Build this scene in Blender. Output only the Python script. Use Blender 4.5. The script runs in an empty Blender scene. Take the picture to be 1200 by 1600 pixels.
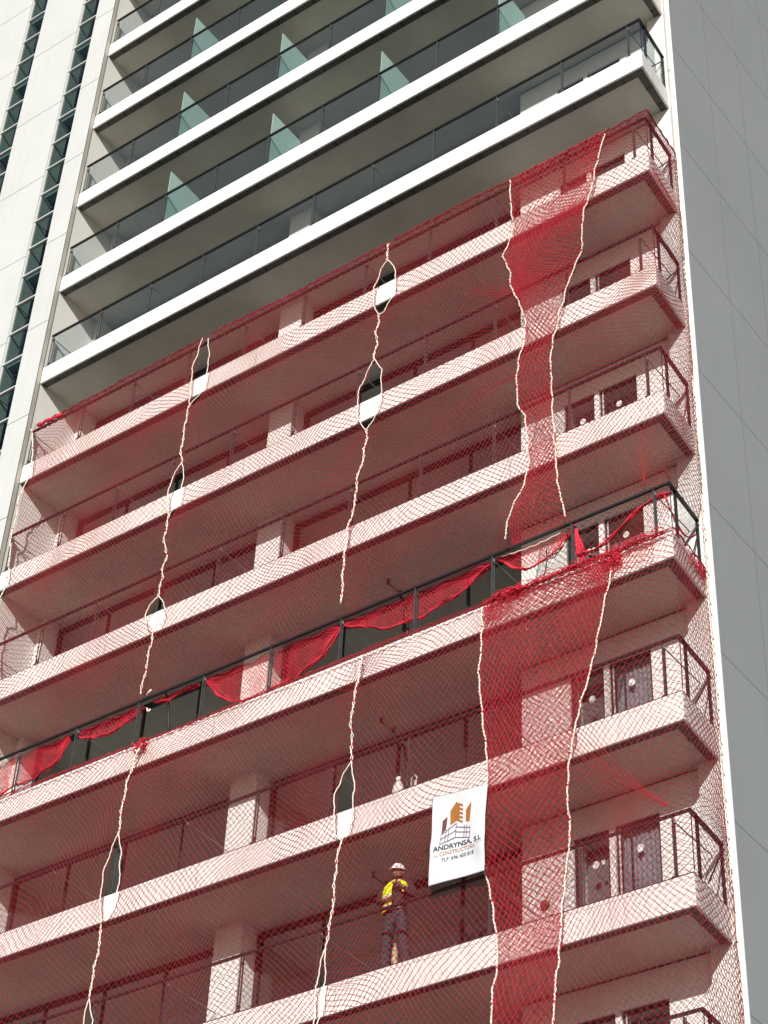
import bpy, math, random
import numpy as np
from mathutils import Vector, Matrix
random.seed(7); RNG = np.random.default_rng(7)
S = bpy.context.scene
COL = S.collection
ZG = 33.8                      # height of the tenth-floor slab edge used as z=0 for the facade
W, D = 15.79, 1.17             # balcony run and depth of the corner pier
HF, HR, FH = 0.5, 1.03, 3.0    # slab edge height, rail height, storey height
PI = math.pi

# ---------------------------------------------------------------- helpers
class MB:
    def __init__(s): s.v=[]; s.f=[]; s.m=[]
    def add(s, vs, fs, mi=0):
        o=len(s.v); s.v+= [tuple(p) for p in vs]; s.f+=[tuple(o+i for i in f) for f in fs]; s.m+=[mi]*len(fs); return s
    def box(s,x0,x1,y0,y1,z0,z1,mi=0):
        return s.add([(x0,y0,z0),(x1,y0,z0),(x1,y1,z0),(x0,y1,z0),(x0,y0,z1),(x1,y0,z1),(x1,y1,z1),(x0,y1,z1)],
            [(0,3,2,1),(4,5,6,7),(0,1,5,4),(1,2,6,5),(2,3,7,6),(3,0,4,7)],mi)
    def prism(s,poly,z0,z1,mi=0):           # poly counter-clockwise in xy
        n=len(poly)
        return s.add([(x,y,z0) for x,y in poly]+[(x,y,z1) for x,y in poly],
            [tuple(range(n-1,-1,-1)),tuple(range(n,2*n))]+[(i,(i+1)%n,n+(i+1)%n,n+i) for i in range(n)],mi)
    def tube(s,pts,r,n=6,mi=0,cap=True):
        pts=[Vector(p) for p in pts]; rs=r if isinstance(r,(list,tuple)) else [r]*len(pts)
        vs=[]; up=None
        for i,p in enumerate(pts):
            d=(pts[min(i+1,len(pts)-1)]-pts[max(i-1,0)])
            if d.length<1e-9: d=Vector((0,0,1))
            d.normalize()
            if up is None:
                up=Vector((0,0,1)) if abs(d.z)<.9 else Vector((1,0,0))
            a=(up-d*up.dot(d))
            if a.length<1e-6: a=d.orthogonal()
            a.normalize(); up=a; b=d.cross(a)
            for k in range(n):
                t=2*PI*k/n; vs.append(p+(a*math.cos(t)+b*math.sin(t))*rs[i])
        m=len(pts); fs=[]
        for i in range(m-1):
            for k in range(n):
                fs.append((i*n+k,i*n+(k+1)%n,(i+1)*n+(k+1)%n,(i+1)*n+k))
        if cap: fs+= [tuple(range(n-1,-1,-1)), tuple((m-1)*n+k for k in range(n))]
        return s.add(vs,fs,mi)
    def mesh(s,name,mats):
        me=bpy.data.meshes.new(name); me.from_pydata(s.v,[],s.f)
        for m in (mats if isinstance(mats,(list,tuple)) else [mats]): me.materials.append(m)
        if any(s.m): me.polygons.foreach_set('material_index',s.m)
        me.update(); return me
def link(name,me,parent=None,loc=(0,0,0),smooth=False):
    o=bpy.data.objects.new(name,me); COL.objects.link(o); o.location=loc
    if parent is not None: o.parent=parent
    if smooth and me is not None: me.polygons.foreach_set('use_smooth',[True]*len(me.polygons))
    return o
def obj(name,mb,mats,parent=None,loc=(0,0,0),smooth=False): return link(name,mb.mesh(name,mats),parent,loc,smooth)
def tag(o,label=None,cat=None,group=None,kind=None):
    if label: o['label']=label
    if cat: o['category']=cat
    if group: o['group']=group
    if kind: o['kind']=kind
    return o
def empty(name,loc=(0,0,0)): return link(name,None,None,loc)

# ---------------------------------------------------------------- materials
def mat(name,col,rough=.6,var=.0,scale=3.0,metal=0,spec=.5,bump=0,bscale=40,streak=0,col2=None):
    m=bpy.data.materials.new(name); m.use_nodes=True; nt=m.node_tree; b=nt.nodes['Principled BSDF']
    b.inputs['Base Color'].default_value=(*col,1); b.inputs['Roughness'].default_value=rough
    b.inputs['Metallic'].default_value=metal; b.inputs['Specular IOR Level'].default_value=spec
    if var or bump or streak:
        tc=nt.nodes.new('ShaderNodeTexCoord')
    if var or streak:
        n=nt.nodes.new('ShaderNodeTexNoise'); n.inputs['Scale'].default_value=scale; n.inputs['Detail'].default_value=6; n.inputs['Roughness'].default_value=.6
        nt.links.new(tc.outputs['Object'],n.inputs['Vector'])
        r=nt.nodes.new('ShaderNodeValToRGB'); r.color_ramp.elements[0].position=.3; r.color_ramp.elements[1].position=.7
        c2=col2 or tuple(c*(1-var) for c in col)
        r.color_ramp.elements[0].color=(*c2,1); r.color_ramp.elements[1].color=(*[min(c*(1+var*.4),.95) for c in col],1)
        nt.links.new(n.outputs['Fac'],r.inputs['Fac']); out=r.outputs['Color']
        if streak:
            mp=nt.nodes.new('ShaderNodeMapping'); mp.inputs['Scale'].default_value=(9,9,.25)
            nt.links.new(tc.outputs['Object'],mp.inputs['Vector'])
            n2=nt.nodes.new('ShaderNodeTexNoise'); n2.inputs['Scale'].default_value=1.3; n2.inputs['Detail'].default_value=5
            nt.links.new(mp.outputs['Vector'],n2.inputs['Vector'])
            r2=nt.nodes.new('ShaderNodeValToRGB'); r2.color_ramp.elements[0].position=.28; r2.color_ramp.elements[1].position=.55
            g=1-streak; r2.color_ramp.elements[0].color=(g,g*.985,g*.95,1); r2.color_ramp.elements[1].color=(1,1,1,1)
            nt.links.new(n2.outputs['Fac'],r2.inputs['Fac'])
            mx=nt.nodes.new('ShaderNodeMix'); mx.data_type='RGBA'; mx.blend_type='MULTIPLY'; mx.inputs['Factor'].default_value=1
            nt.links.new(out,mx.inputs[6]); nt.links.new(r2.outputs['Color'],mx.inputs[7]); out=mx.outputs[2]
        nt.links.new(out,b.inputs['Base Color'])
    if bump:
        nb=nt.nodes.new('ShaderNodeTexNoise'); nb.inputs['Scale'].default_value=bscale; nb.inputs['Detail'].default_value=4
        nt.links.new(tc.outputs['Object'],nb.inputs['Vector'])
        bp=nt.nodes.new('ShaderNodeBump'); bp.inputs['Strength'].default_value=bump; bp.inputs['Distance'].default_value=.01
        nt.links.new(nb.outputs['Fac'],bp.inputs['Height']); nt.links.new(bp.outputs['Normal'],b.inputs['Normal'])
    return m
def thin_glass(name,tint,refl=.9,rough=.01,base=.05):
    m=bpy.data.materials.new(name); m.use_nodes=True; nt=m.node_tree
    for n in list(nt.nodes): nt.nodes.remove(n)
    o=nt.nodes.new('ShaderNodeOutputMaterial'); t=nt.nodes.new('ShaderNodeBsdfTransparent'); t.inputs[0].default_value=(*tint,1)
    g=nt.nodes.new('ShaderNodeBsdfGlossy'); g.inputs['Roughness'].default_value=rough; g.inputs['Color'].default_value=(refl,refl,refl,1)
    lw=nt.nodes.new('ShaderNodeLayerWeight'); lw.inputs['Blend'].default_value=.5
    pw=nt.nodes.new('ShaderNodeMath'); pw.operation='POWER'; pw.inputs[1].default_value=4.5; nt.links.new(lw.outputs['Facing'],pw.inputs[0])
    ma=nt.nodes.new('ShaderNodeMath'); ma.operation='MULTIPLY_ADD'; ma.inputs[1].default_value=.9; ma.inputs[2].default_value=base; nt.links.new(pw.outputs[0],ma.inputs[0])
    mx=nt.nodes.new('ShaderNodeMixShader'); nt.links.new(ma.outputs[0],mx.inputs[0]); nt.links.new(t.outputs[0],mx.inputs[1]); nt.links.new(g.outputs[0],mx.inputs[2])
    nt.links.new(mx.outputs[0],o.inputs[0]); return m
def frosted(name,col,trans):
    m=bpy.data.materials.new(name); m.use_nodes=True; nt=m.node_tree
    for n in list(nt.nodes): nt.nodes.remove(n)
    o=nt.nodes.new('ShaderNodeOutputMaterial'); d=nt.nodes.new('ShaderNodeBsdfDiffuse'); d.inputs[0].default_value=(*col,1)
    t=nt.nodes.new('ShaderNodeBsdfTranslucent'); t.inputs[0].default_value=(*col,1)
    tr=nt.nodes.new('ShaderNodeBsdfTransparent'); tr.inputs[0].default_value=(.75,.92,.88,1)
    a=nt.nodes.new('ShaderNodeMixShader'); a.inputs[0].default_value=.35
    b=nt.nodes.new('ShaderNodeMixShader'); b.inputs[0].default_value=trans
    nt.links.new(d.outputs[0],a.inputs[1]); nt.links.new(t.outputs[0],a.inputs[2]); nt.links.new(a.outputs[0],b.inputs[1]); nt.links.new(tr.outputs[0],b.inputs[2]); nt.links.new(b.outputs[0],o.inputs[0]); return m

def tint_film(name,col,a):
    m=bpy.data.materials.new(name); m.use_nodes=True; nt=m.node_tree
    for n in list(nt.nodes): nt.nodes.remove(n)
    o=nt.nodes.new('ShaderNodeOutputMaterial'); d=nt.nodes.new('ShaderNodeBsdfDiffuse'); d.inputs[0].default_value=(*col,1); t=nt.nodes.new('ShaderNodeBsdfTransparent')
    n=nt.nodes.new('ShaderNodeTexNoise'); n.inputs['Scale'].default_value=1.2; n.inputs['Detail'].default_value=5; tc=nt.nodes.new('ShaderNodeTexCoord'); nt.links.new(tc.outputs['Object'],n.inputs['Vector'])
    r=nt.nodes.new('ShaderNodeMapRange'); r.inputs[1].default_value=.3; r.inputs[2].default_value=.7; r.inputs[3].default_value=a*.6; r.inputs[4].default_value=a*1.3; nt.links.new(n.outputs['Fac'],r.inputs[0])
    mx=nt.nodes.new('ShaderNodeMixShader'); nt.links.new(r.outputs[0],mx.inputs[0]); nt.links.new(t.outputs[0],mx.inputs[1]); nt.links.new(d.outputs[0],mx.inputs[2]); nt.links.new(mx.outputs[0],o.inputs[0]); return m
M=dict(tint_film=tint_film('red_tint',(.36,.018,.024),.035),  # see-through red tint in place of bounced red light and finer cells
 facade=mat('white_facade_panel',(.555,.572,.568),.55,.05,.7,bump=.08,bscale=6,streak=.03),
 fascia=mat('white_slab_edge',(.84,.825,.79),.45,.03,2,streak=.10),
 joint=mat('joint_shadow_gap',(.30,.30,.29),.9), hemred=mat('dark_red_hem',(.17,.007,.018),.8,.3,6),
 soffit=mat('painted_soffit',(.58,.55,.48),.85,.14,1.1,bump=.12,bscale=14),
 trim=mat('dark_drip_profile',(.075,.07,.06),.6,.25,3),
 bracket=mat('drip_bracket',(.03,.028,.025),.6),
 render=mat('white_render',(.74,.735,.71),.85,.05,1.6,bump=.15,bscale=60,streak=.04),
 sidewall=mat('left_reveal_render',(.70,.69,.65),.85,.06,1.2,bump=.12,bscale=30),
 grey=mat('grey_cladding',(.345,.362,.364),.45,.06,.28,bump=.04,bscale=3,streak=.03),
 greyjoint=mat('cladding_joint',(.17,.18,.18),.9),
 beige=mat('beige_edge_strip',(.42,.40,.35),.8,.12,2), dark=mat('anthracite_metal',(.018,.019,.021),.4,.2,8),
 steel=mat('post_aluminium',(.055,.058,.06),.4,.2,8),
 tie=mat('tie_rod_metal',(.22,.22,.21),.4,.2,8),
 glass=thin_glass('rail_glass',(.93,.965,.955),base=.085),
 divider=frosted('green_frosted_glass',(.52,.68,.64),.14),
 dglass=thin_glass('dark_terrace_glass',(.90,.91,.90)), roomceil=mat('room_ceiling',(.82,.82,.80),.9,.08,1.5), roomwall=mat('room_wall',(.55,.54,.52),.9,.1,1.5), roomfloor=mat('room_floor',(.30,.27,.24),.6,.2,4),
 dframe=mat('dark_window_frame',(.022,.02,.02),.5,.2,6),
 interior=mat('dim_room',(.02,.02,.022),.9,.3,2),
 curtain=mat('grey_curtain',(.30,.29,.33),.9,.25,4),
 sticker=mat('white_glass_sticker',(.75,.75,.73),.6,.06,20),
 alu=mat('pale_aluminium',(.55,.53,.48),.4,.1,8),
 strip=thin_glass('strip_window_glass',(.42,.53,.51)),
 ceilstripe=mat('pale_ceiling',(.30,.40,.39),.7,.1,3),
 room=mat('office_wall',(.10,.12,.13),.9,.25,2),
 blind=mat('blue_grey_blind',(.055,.065,.09),.8,.2,3),
 red=mat('red_net_twine',(.38,.014,.024),.8,.25,1.4,col2=(.30,.010,.018)),
 redbright=mat('red_net_bundle',(.72,.022,.055),.8,.3,9),
 rope=mat('white_lacing_rope',(.82,.79,.71),.8,.22,14,col2=(.74,.56,.47)),
 flag=mat('white_banner_cloth',(.60,.61,.64),.6,.03,2),
 copper=mat('copper_print',(.34,.13,.022),.5,.12,4), brown=mat('brown_print',(.12,.035,.03),.5,.1,4),
 navy=mat('navy_print',(.008,.014,.045),.5,.1,9), line=mat('mauve_line_print',(.17,.10,.12),.5,.1,9), gold=mat('tan_print',(.36,.17,.10),.5,.1,9),
 paving=mat('darkened_paving',(.10,.095,.088),.9,.15,.6,bump=.1), ground=mat('city_ground',(.24,.23,.20),.9,.2,.05), asphalt=mat('asphalt',(.035,.035,.036),.9,.2,2),  # paving and asphalt darkened in place of shade from unmodelled buildings opposite
 kerb=mat('concrete_kerb',(.3,.3,.29),.9,.1,2),
 rust=mat('rusty_pipe',(.17,.09,.045),.8,.3,12), black=mat('black_hose',(.012,.012,.013),.5,.2,6),
 skin=mat('skin',(.25,.11,.07),.55,.08,30), hair=mat('dark_beard',(.018,.011,.009),.8,.2,60),
 vest=mat('hi_vis_yellow',(.84,.90,.02),.7,.10,14), refl=mat('reflective_band',(.62,.64,.60),.35,.1,20),
 jacket=mat('dark_plum_jacket',(.030,.022,.028),.85,.3,12), jeans=mat('slate_work_trousers',(.026,.040,.050),.85,.3,12),
 helmet=mat('white_helmet',(.80,.76,.76),.35,.05,8), boot=mat('dark_boots',(.02,.018,.016),.6,.2,20), shirt=mat('pale_shirt',(.68,.58,.52),.8,.1,20),
 sack=mat('white_sack',(.74,.70,.66),.8,.12,12), bottle=mat('tan_canister',(.45,.36,.24),.5,.15,10), bottlecap=mat('grey_cap',(.3,.3,.29),.6),
)
CAM=[3183.751066, -0.665388, 0.699087, 0.054181, 11.359959, -21.693611, -32.192065]
SUNE,SKYS,EXPO=4.0,.05,.45

ROPES = {'r1u': [('L', [[-10.614, -2.066], [-10.809, -2.836], [-10.79, -3.465], [-10.687, -3.991]]), ('R', [[-10.452, -2.156], [-10.357, -2.803], [-10.387, -3.337], [-10.493, -3.756], [-10.687, -3.991]]), ('M', [[-10.688, -3.981], [-10.734, -4.277], [-10.761, -4.703], [-10.77, -5.132], [-10.698, -5.526]]), ('L', [[-10.698, -5.526], [-10.907, -5.832], [-10.957, -6.244], [-10.898, -6.651], [-10.809, -6.873]]), ('R', [[-10.698, -5.526], [-10.612, -5.721], [-10.594, -6.166], [-10.654, -6.568], [-10.809, -6.873]]), ('M', [[-10.809, -6.873], [-10.812, -7.196], [-10.832, -7.507], [-10.766, -7.854], [-10.855, -8.129], [-10.836, -8.371], [-10.841, -8.8]]), ('L', [[-10.841, -8.8], [-11.036, -8.971], [-11.137, -9.149], [-11.007, -9.368], [-10.832, -9.574]]), ('R', [[-10.841, -8.8], [-10.678, -9.006], [-10.64, -9.158], [-10.697, -9.421], [-10.832, -9.574]]), ('M', [[-10.832, -9.574], [-10.821, -9.964], [-10.86, -10.531], [-10.992, -10.982]])], 'r2u': [('M', [[-5.79, -2.101], [-5.826, -2.321], [-5.799, -2.56]]), ('L', [[-5.799, -2.56], [-5.946, -2.728], [-6.112, -3.14], [-6.1, -3.632], [-5.958, -3.979]]), ('R', [[-5.799, -2.56], [-5.63, -2.826], [-5.581, -3.218], [-5.65, -3.714], [-5.834, -3.996], [-5.958, -3.979]]), ('M', [[-5.925, -4.015], [-5.942, -4.268], [-5.994, -4.447], [-5.93, -4.775], [-5.996, -4.962], [-5.984, -5.172]]), ('L', [[-5.984, -5.172], [-6.177, -5.488], [-6.332, -5.905], [-6.316, -6.405], [-6.238, -6.704], [-6.093, -6.922]]), ('R', [[-5.984, -5.172], [-5.801, -5.523], [-5.769, -6.135], [-5.917, -6.659], [-6.093, -6.922]]), ('M', [[-6.093, -6.922], [-6.082, -7.102], [-6.126, -7.348], [-6.125, -7.615], [-6.182, -7.866], [-6.22, -8.186], [-6.217, -8.461], [-6.229, -8.726], [-6.344, -9.149], [-6.348, -9.949], [-6.37, -10.857]])], 'r3u': [('M', [[-2.919, -2.05], [-2.888, -2.751], [-2.845, -3.409], [-2.93, -3.886], [-3.029, -4.175], [-2.886, -4.69], [-2.928, -4.954], [-2.747, -5.444], [-2.584, -6.03], [-2.613, -6.657], [-2.722, -7.382], [-2.776, -7.998], [-2.619, -8.35], [-2.57, -8.966], [-2.546, -9.412], [-2.587, -9.961], [-2.752, -10.303], [-2.917, -10.642], [-2.979, -10.955]])], 'r4u': [('M', [[-0.815, -2.099], [-1.006, -2.886], [-1.185, -3.837], [-1.348, -4.853], [-1.66, -5.583], [-1.873, -6.273], [-1.979, -7.163], [-2.055, -7.891], [-2.063, -8.487], [-2.015, -9.53], [-1.905, -10.424], [-1.83, -11.004]])], 'r1l': [('M', [[-10.769, -12.109], [-10.884, -12.34], [-10.939, -12.657], [-10.968, -13.309], [-11.001, -13.92]]), ('L', [[-11.001, -13.92], [-11.184, -14.333], [-11.251, -14.626], [-11.249, -15.061], [-11.151, -15.613]]), ('R', [[-11.001, -13.92], [-10.905, -14.231], [-10.846, -14.936], [-10.903, -15.287], [-11.151, -15.613]]), ('M', [[-11.151, -15.613], [-11.121, -15.945], [-11.131, -16.297], [-11.129, -16.705], [-11.134, -16.991]]), ('L', [[-11.134, -16.991], [-11.188, -17.318], [-11.215, -17.703], [-11.169, -18.101], [-11.105, -18.442]]), ('R', [[-11.134, -16.991], [-10.999, -17.422], [-10.94, -17.827], [-10.965, -18.15], [-11.105, -18.442]]), ('M', [[-11.105, -18.442], [-11.046, -19.408]])], 'r2l': [('M', [[-5.839, -12.157], [-5.883, -12.532], [-5.895, -12.979], [-5.916, -13.478], [-5.928, -13.909], [-5.919, -14.243]]), ('L', [[-5.919, -14.243], [-6.084, -14.465], [-6.221, -14.719], [-6.223, -15.052], [-6.165, -15.504], [-6.013, -15.703]]), ('R', [[-5.919, -14.243], [-5.833, -14.791], [-5.858, -15.196], [-5.925, -15.524], [-6.013, -15.703]]), ('M', [[-6.013, -15.703], [-6.047, -15.944], [-6.078, -16.386], [-6.138, -16.921], [-6.209, -17.454]]), ('L', [[-6.209, -17.454], [-6.314, -17.84], [-6.366, -18.244], [-6.321, -18.668], [-6.264, -19.086]]), ('R', [[-6.209, -17.454], [-6.194, -17.661], [-6.19, -18.187], [-6.248, -18.686], [-6.264, -19.086]]), ('M', [[-6.264, -19.086], [-6.263, -20.256]])], 'r3l': [('M', [[-3.457, -12.143], [-3.421, -13.051], [-3.45, -13.66], [-3.381, -14.409], [-3.302, -15.138], [-3.306, -15.93], [-3.324, -16.365], [-3.339, -17.06], [-3.258, -17.296], [-3.142, -18.001], [-3.084, -18.52], [-3.134, -19.094], [-3.163, -19.47], [-3.173, -20.76]])], 'r4l': [('M', [[-1.018, -12.451], [-1.175, -13.034], [-1.27, -13.485], [-1.497, -14.292], [-1.656, -14.813], [-1.828, -15.545], [-1.863, -16.194], [-1.855, -16.84], [-1.95, -17.333], [-2.016, -18.026], [-2.058, -18.608], [-2.109, -19.221], [-2.168, -19.723], [-2.224, -20.797]])], 'edge': [('M', [[-15.577, -2.13], [-15.435, -2.557], [-15.331, -3.208], [-15.343, -3.718], [-15.401, -3.982], [-15.439, -4.398], [-15.451, -4.63], [-15.508, -4.888], [-15.566, -5.085], [-15.467, -5.583], [-15.397, -6.066], [-15.394, -6.638], [-15.489, -6.864], [-15.484, -7.531], [-15.417, -8.758], [-15.214, -11.099]])]}
SWAGS=[('NA',-15.6,-12.97,[(-15.6,-11.9),(-14.34,-11.67),(-14.06,-11.667),(-13.7,-11.648),(-13.3,-11.52),(-13.05,-11.24),(-12.97,-11.02)]),
 ('NA',-12.84,-11.15,[(-12.85,-11.02),(-12.6,-11.2),(-12.22,-11.33),(-11.83,-11.3),(-11.4,-11.22),(-11.22,-11.1),(-11.15,-11.02)]),
 ('NB',-10.91,-9.85,[(-10.91,-11.03),(-10.63,-11.106),(-10.13,-11.06),(-9.85,-11.02)]),
 ('NB',-9.66,-6.62,[(-9.66,-11.02),(-9.56,-11.19),(-9.27,-11.53),(-8.84,-11.82),(-8.2,-11.85),(-7.88,-11.80),(-7.5,-11.72),(-7.1,-11.62),(-6.75,-11.36),(-6.62,-11.02)]),
 ('NC',-6.56,-3.48,[(-6.56,-11.05),(-6.12,-11.257),(-5.6,-11.511),(-4.94,-11.561),(-4.295,-11.43),(-3.78,-11.24),(-3.48,-11.02)]),
 ('NC',-3.35,-1.9,[(-3.35,-11.03),(-3.2,-11.155),(-2.95,-11.386),(-2.62,-11.46),(-2.28,-11.37),(-2.03,-11.16),(-1.9,-11.02)])]
# ---------------------------------------------------------------- ground
g=MB(); g.add([(-900,-900,-.008),(900,-900,-.008),(900,900,-.008),(-900,900,-.008)],[(0,1,2,3)]); tag(obj('ground',g,M['ground']),kind='structure')
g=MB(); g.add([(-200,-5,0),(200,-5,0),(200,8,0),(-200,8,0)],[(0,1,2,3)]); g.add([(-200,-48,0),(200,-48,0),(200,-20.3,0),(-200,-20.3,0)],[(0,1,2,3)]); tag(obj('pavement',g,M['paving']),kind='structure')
g=MB(); g.box(-200,200,-5.2,-5.0,-.12,.004); g.box(-200,200,-20.3,-20.1,-.12,.004); tag(obj('kerb',g,M['kerb']),kind='structure')
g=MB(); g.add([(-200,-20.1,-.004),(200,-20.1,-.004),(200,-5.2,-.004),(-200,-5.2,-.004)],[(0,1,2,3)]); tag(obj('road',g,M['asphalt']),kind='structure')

# ---------------------------------------------------------------- the tower block
B=empty('apartment_building',(0,0,0))
tag(B,'tall white apartment tower with deep balconies and a grey clad side wall','building')
Z0,Z1=-ZG,24.0
LZ=(0,0,ZG)
XW=0.06                                   # corner of the grey flank
# grey flank: cladding panels over a dark backing
gp=MB(); ys=[1.19,2.755,4.275,5.785,7.3,8.8,10.3,11.8,13.3]; zs=[1.4+3*k for k in range(-11,8)]
gp.box(XW-.03,XW,1.19,13.3,Z0,Z1,0)
for y in ys[1:-1]: gp.box(XW-.02,XW+.0015,y-.009,y+.009,Z0,Z1,1)
for z in zs:
    for c,d in zip(ys,ys[1:]): gp.box(XW-.02,XW+.0012,c+.0095,d-.0095,z-.010,z+.010,1)
    for c,d in zip(ys,ys[1:]):
        for q in (c+.06,d-.06): gp.box(XW-.02,XW+.002,q-.008,q+.008,z+.05,z+.066,1)
obj('side_wall',gp,[M['grey'],M['greyjoint']],B,LZ)
gb=MB(); gb.box(-3,XW-.032,1.66,13.3,Z0,Z1); obj('side_wall_core',gb,M['greyjoint'],B,LZ)
gb=MB(); gb.box(-26,-3.01,7.2,13.3,Z0,Z1); obj('core_wall',gb,M['room'],B,LZ)
# white corner pier
cp=MB(); pz=[Z0]+sorted([3*k-.10 for k in range(-11,8)]+[3*k-.52 for k in range(-11,8)])+[Z1]
for c,d in zip(pz,pz[1:]): cp.box(-.07,XW-.033,D,1.188,c+.004,d-.004); 
cp.box(-.45,-.075,D,1.60,Z0,Z1); cp.box(-.07,XW-.034,1.19,1.60,Z0,Z1)
cp.box(XW-.031,XW+.012,D-.004,1.186,Z0,Z1)
obj('corner_pier',cp,M['render'],B,LZ)
rp=MB(); rp.tube([(-.035,D-.03,Z0),(-.035,D-.03,Z1)],.016,8)
for k in range(-8,7): rp.box(-.06,-.01,D-.03,D-.001,3*k+.6,3*k+.63)
obj('cable_conduit',rp,M['beige'],B,LZ)
# white street front left of the balconies: panels between window strips
YF=-.12
piers=[(-16.48,-15.79),(-18.80,-17.18),(-21.12,-19.50),(-26,-21.82)]
jz=[Z0]+[1.47+3.0*k for k in range(-11,8)]+[Z1]
fp=MB()
for a,b in piers:
    for c,d in zip(jz,jz[1:]): fp.box(a,b,YF,YF+.03,c+.011,d-.011)
obj('front_wall',fp,M['facade'],B,LZ)
fp=MB()
for a,b in piers: fp.box(a+.004,b-.004,YF+.021 if False else YF+.031,.32,Z0,Z1)
obj('front_wall_core',fp,M['sidewall'],B,LZ)
sw=MB(); sw.box(-15.95,-15.79,.321,1.655,Z0,Z1); sw.box(-15.95,-15.79,1.656,7.2,Z0,Z1)
sw.box(-15.794,-15.786,-.117,1.26,Z0,Z1)
obj('reveal_wall',sw,M['sidewall'],B,LZ)
es=MB(); es.box(-15.789,-15.782,-.118,-.012,Z0,Z1,0); es.box(-15.789,-15.778,-.0115,.0,Z0,Z1,1); es.box(-15.800,-15.7815,-.1235,-.1185,Z0,Z1,1)
obj('edge_strip',es,[M['beige'],M['trim']],B,LZ)
# window strips: one window a storey, three panes each
def strip_parts(w):
    fr=MB()
    for i in range(3):
        z=-.27+i*1.0; fr.box(0,w,-.05,.03,z-.02,z+.02)
    fr.box(-.0,.03,-.03,.03,-.249,2.709); fr.box(w-.03,w-.002,-.03,.03,-.249,2.709)
    return fr.mesh('frame',M['facade'])
frame_me=strip_parts(.70)
pane=MB(); pane.add([(.031,0,-.249),(.669,0,-.249),(.669,0,.709),(.031,0,.709)],[(0,1,2,3)]); pane_me=pane.mesh('pane',M['strip'])
bl_me=[]
for q in range(4):
    bm_=MB()
    if q==0:
        for k in range(3): bm_.box(.06+.15*k,.13+.15*k,.30,.33,-.24,2.68)
    if q==1: bm_.box(.05,.30,.42,.45,-.24,2.68)
    if q==2: bm_.box(.30,.52,.35,.38,-.24,2.68); bm_.box(.05,.09,.36,.38,-.24,2.68)
    if q==3: bm_.box(.12,.24,.5,.53,-.24,2.68)
    bl_me.append(bm_.mesh('blind',M['blind']))
for si,xs in enumerate((-17.158,-19.478,-21.80)):
    for k in range(-11,8):
        wdw=MB(); wdw.box(0,.03,.031,.36,-.25,2.71); wdw.box(.67,.698,.031,.36,-.25,2.71)
        o=obj('window',wdw,M['alu'],B,(xs-.018,-.055,ZG+3*k))
        link('frame',frame_me,o)
        for i in range(3): link('pane',pane_me,o,(0,0,i*1.0))
        link('blind',bl_me[(k*5+si*3)%4],o)
rm=MB()
for xs in (-17.158,-19.478,-21.80):
    rm.box(xs-.75,xs+1.1,2.4,2.5,Z0,Z1); rm.box(xs-.85,xs-.75,.33,2.5,Z0,Z1); rm.box(xs+1.1,xs+1.2,.33,2.5,Z0,Z1)
obj('office_partition',rm,M['room'],B,LZ)
rm=MB()
for xs in (-17.158,-19.478,-21.80):
    for k in range(-11,9):
        z=3*k+.76-.0
        rm.box(xs-.74,xs+1.09,.05,2.39,z,z+.25,0)
        for q in range(4): rm.box(xs-.7,xs+1.05,.28+.28*q,.37+.28*q,z-.05,z-.002,1)
obj('office_ceiling',rm,[M['ceilstripe'],M['blind']],B,LZ)

# ---------------------------------------------------------------- balcony walls, columns, doors
levels=list(range(-10,8))                       # floor index, z = 3*k
cm=MB()
for x0,x1 in ((-9.8,-9.2),(-15.785,-15.57)): cm.box(x0,x1,1.27,1.70,Z0,Z1)
def colm(x0,x1):
    c=MB(); c.box(x0,x1,1.27,1.70,Z0,Z1); return c
obj('column',colm(-9.8,-9.2),M['render'],B,LZ); obj('column',colm(-15.785,-15.57),M['render'],B,LZ)
YB=1.66
def bay_frame(x0,x1):
    m=MB(); h0,h1=.10,2.46
    m.box(x0,x1,YB,YB+.08,h1-.10,h1); m.box(x0,x0+.09,YB,YB+.08,h0,h1-.10); m.box(x1-.07,x1,YB,YB+.08,h0,h1-.10)
    n=4; w=(x1-x0)/n
    for i in range(1,n): m.box(x0+i*w-.025,x0+i*w+.025,YB+.02,YB+.07,h0,h1-.101)
    return m
bays=[(-15.56,-9.81),(-9.19,-3.61)]
bay_me=[(bay_frame(a,b).mesh('glazed_wall',M['dframe']),) for a,b in bays]
bay_pane=[]
for a,b in bays:
    p=MB(); w=(b-a)/4
    for i in range(4): p.box(a+i*w+(.10 if i==0 else .03),a+(i+1)*w-(.08 if i==3 else .03),YB+.04+.008*(i%2),YB+.052+.008*(i%2),.10,2.355)
    bay_pane.append(p.mesh('pane',M['dglass']))
# window wall at the right end with two door openings
ww=MB(); h=2.0; ZS=2.5
ww.box(-3.6,-2.68,1.27,1.66,0.0,ZS); ww.box(-1.18,-.452,1.27,1.66,0.0,ZS); ww.box(-2.05,-1.95,1.27,1.36,.0,h); ww.box(-2.678,-1.182,1.272,1.66,h+.002,ZS)
ww.box(-2.678,-2.052,1.272,1.66,0,.12); ww.box(-1.948,-1.182,1.272,1.66,0,.12)
ww_me=ww.mesh('window_wall',M['render'])
def door(x0,x1,meet):
    f=MB(); z0,z1=.121,h
    f.box(x0+.002,x1-.002,1.31,1.37,z1-.05,z1); f.box(x0+.002,x1-.002,1.31,1.37,z0,z0+.05); f.box(x0+.002,x0+.045,1.31,1.37,z0+.05,z1-.05); f.box(x1-.045,x1-.002,1.31,1.37,z0+.05,z1-.05)
    return f
d1,d2=door(-2.68,-2.05,0),door(-1.95,-1.18,0)
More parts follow.
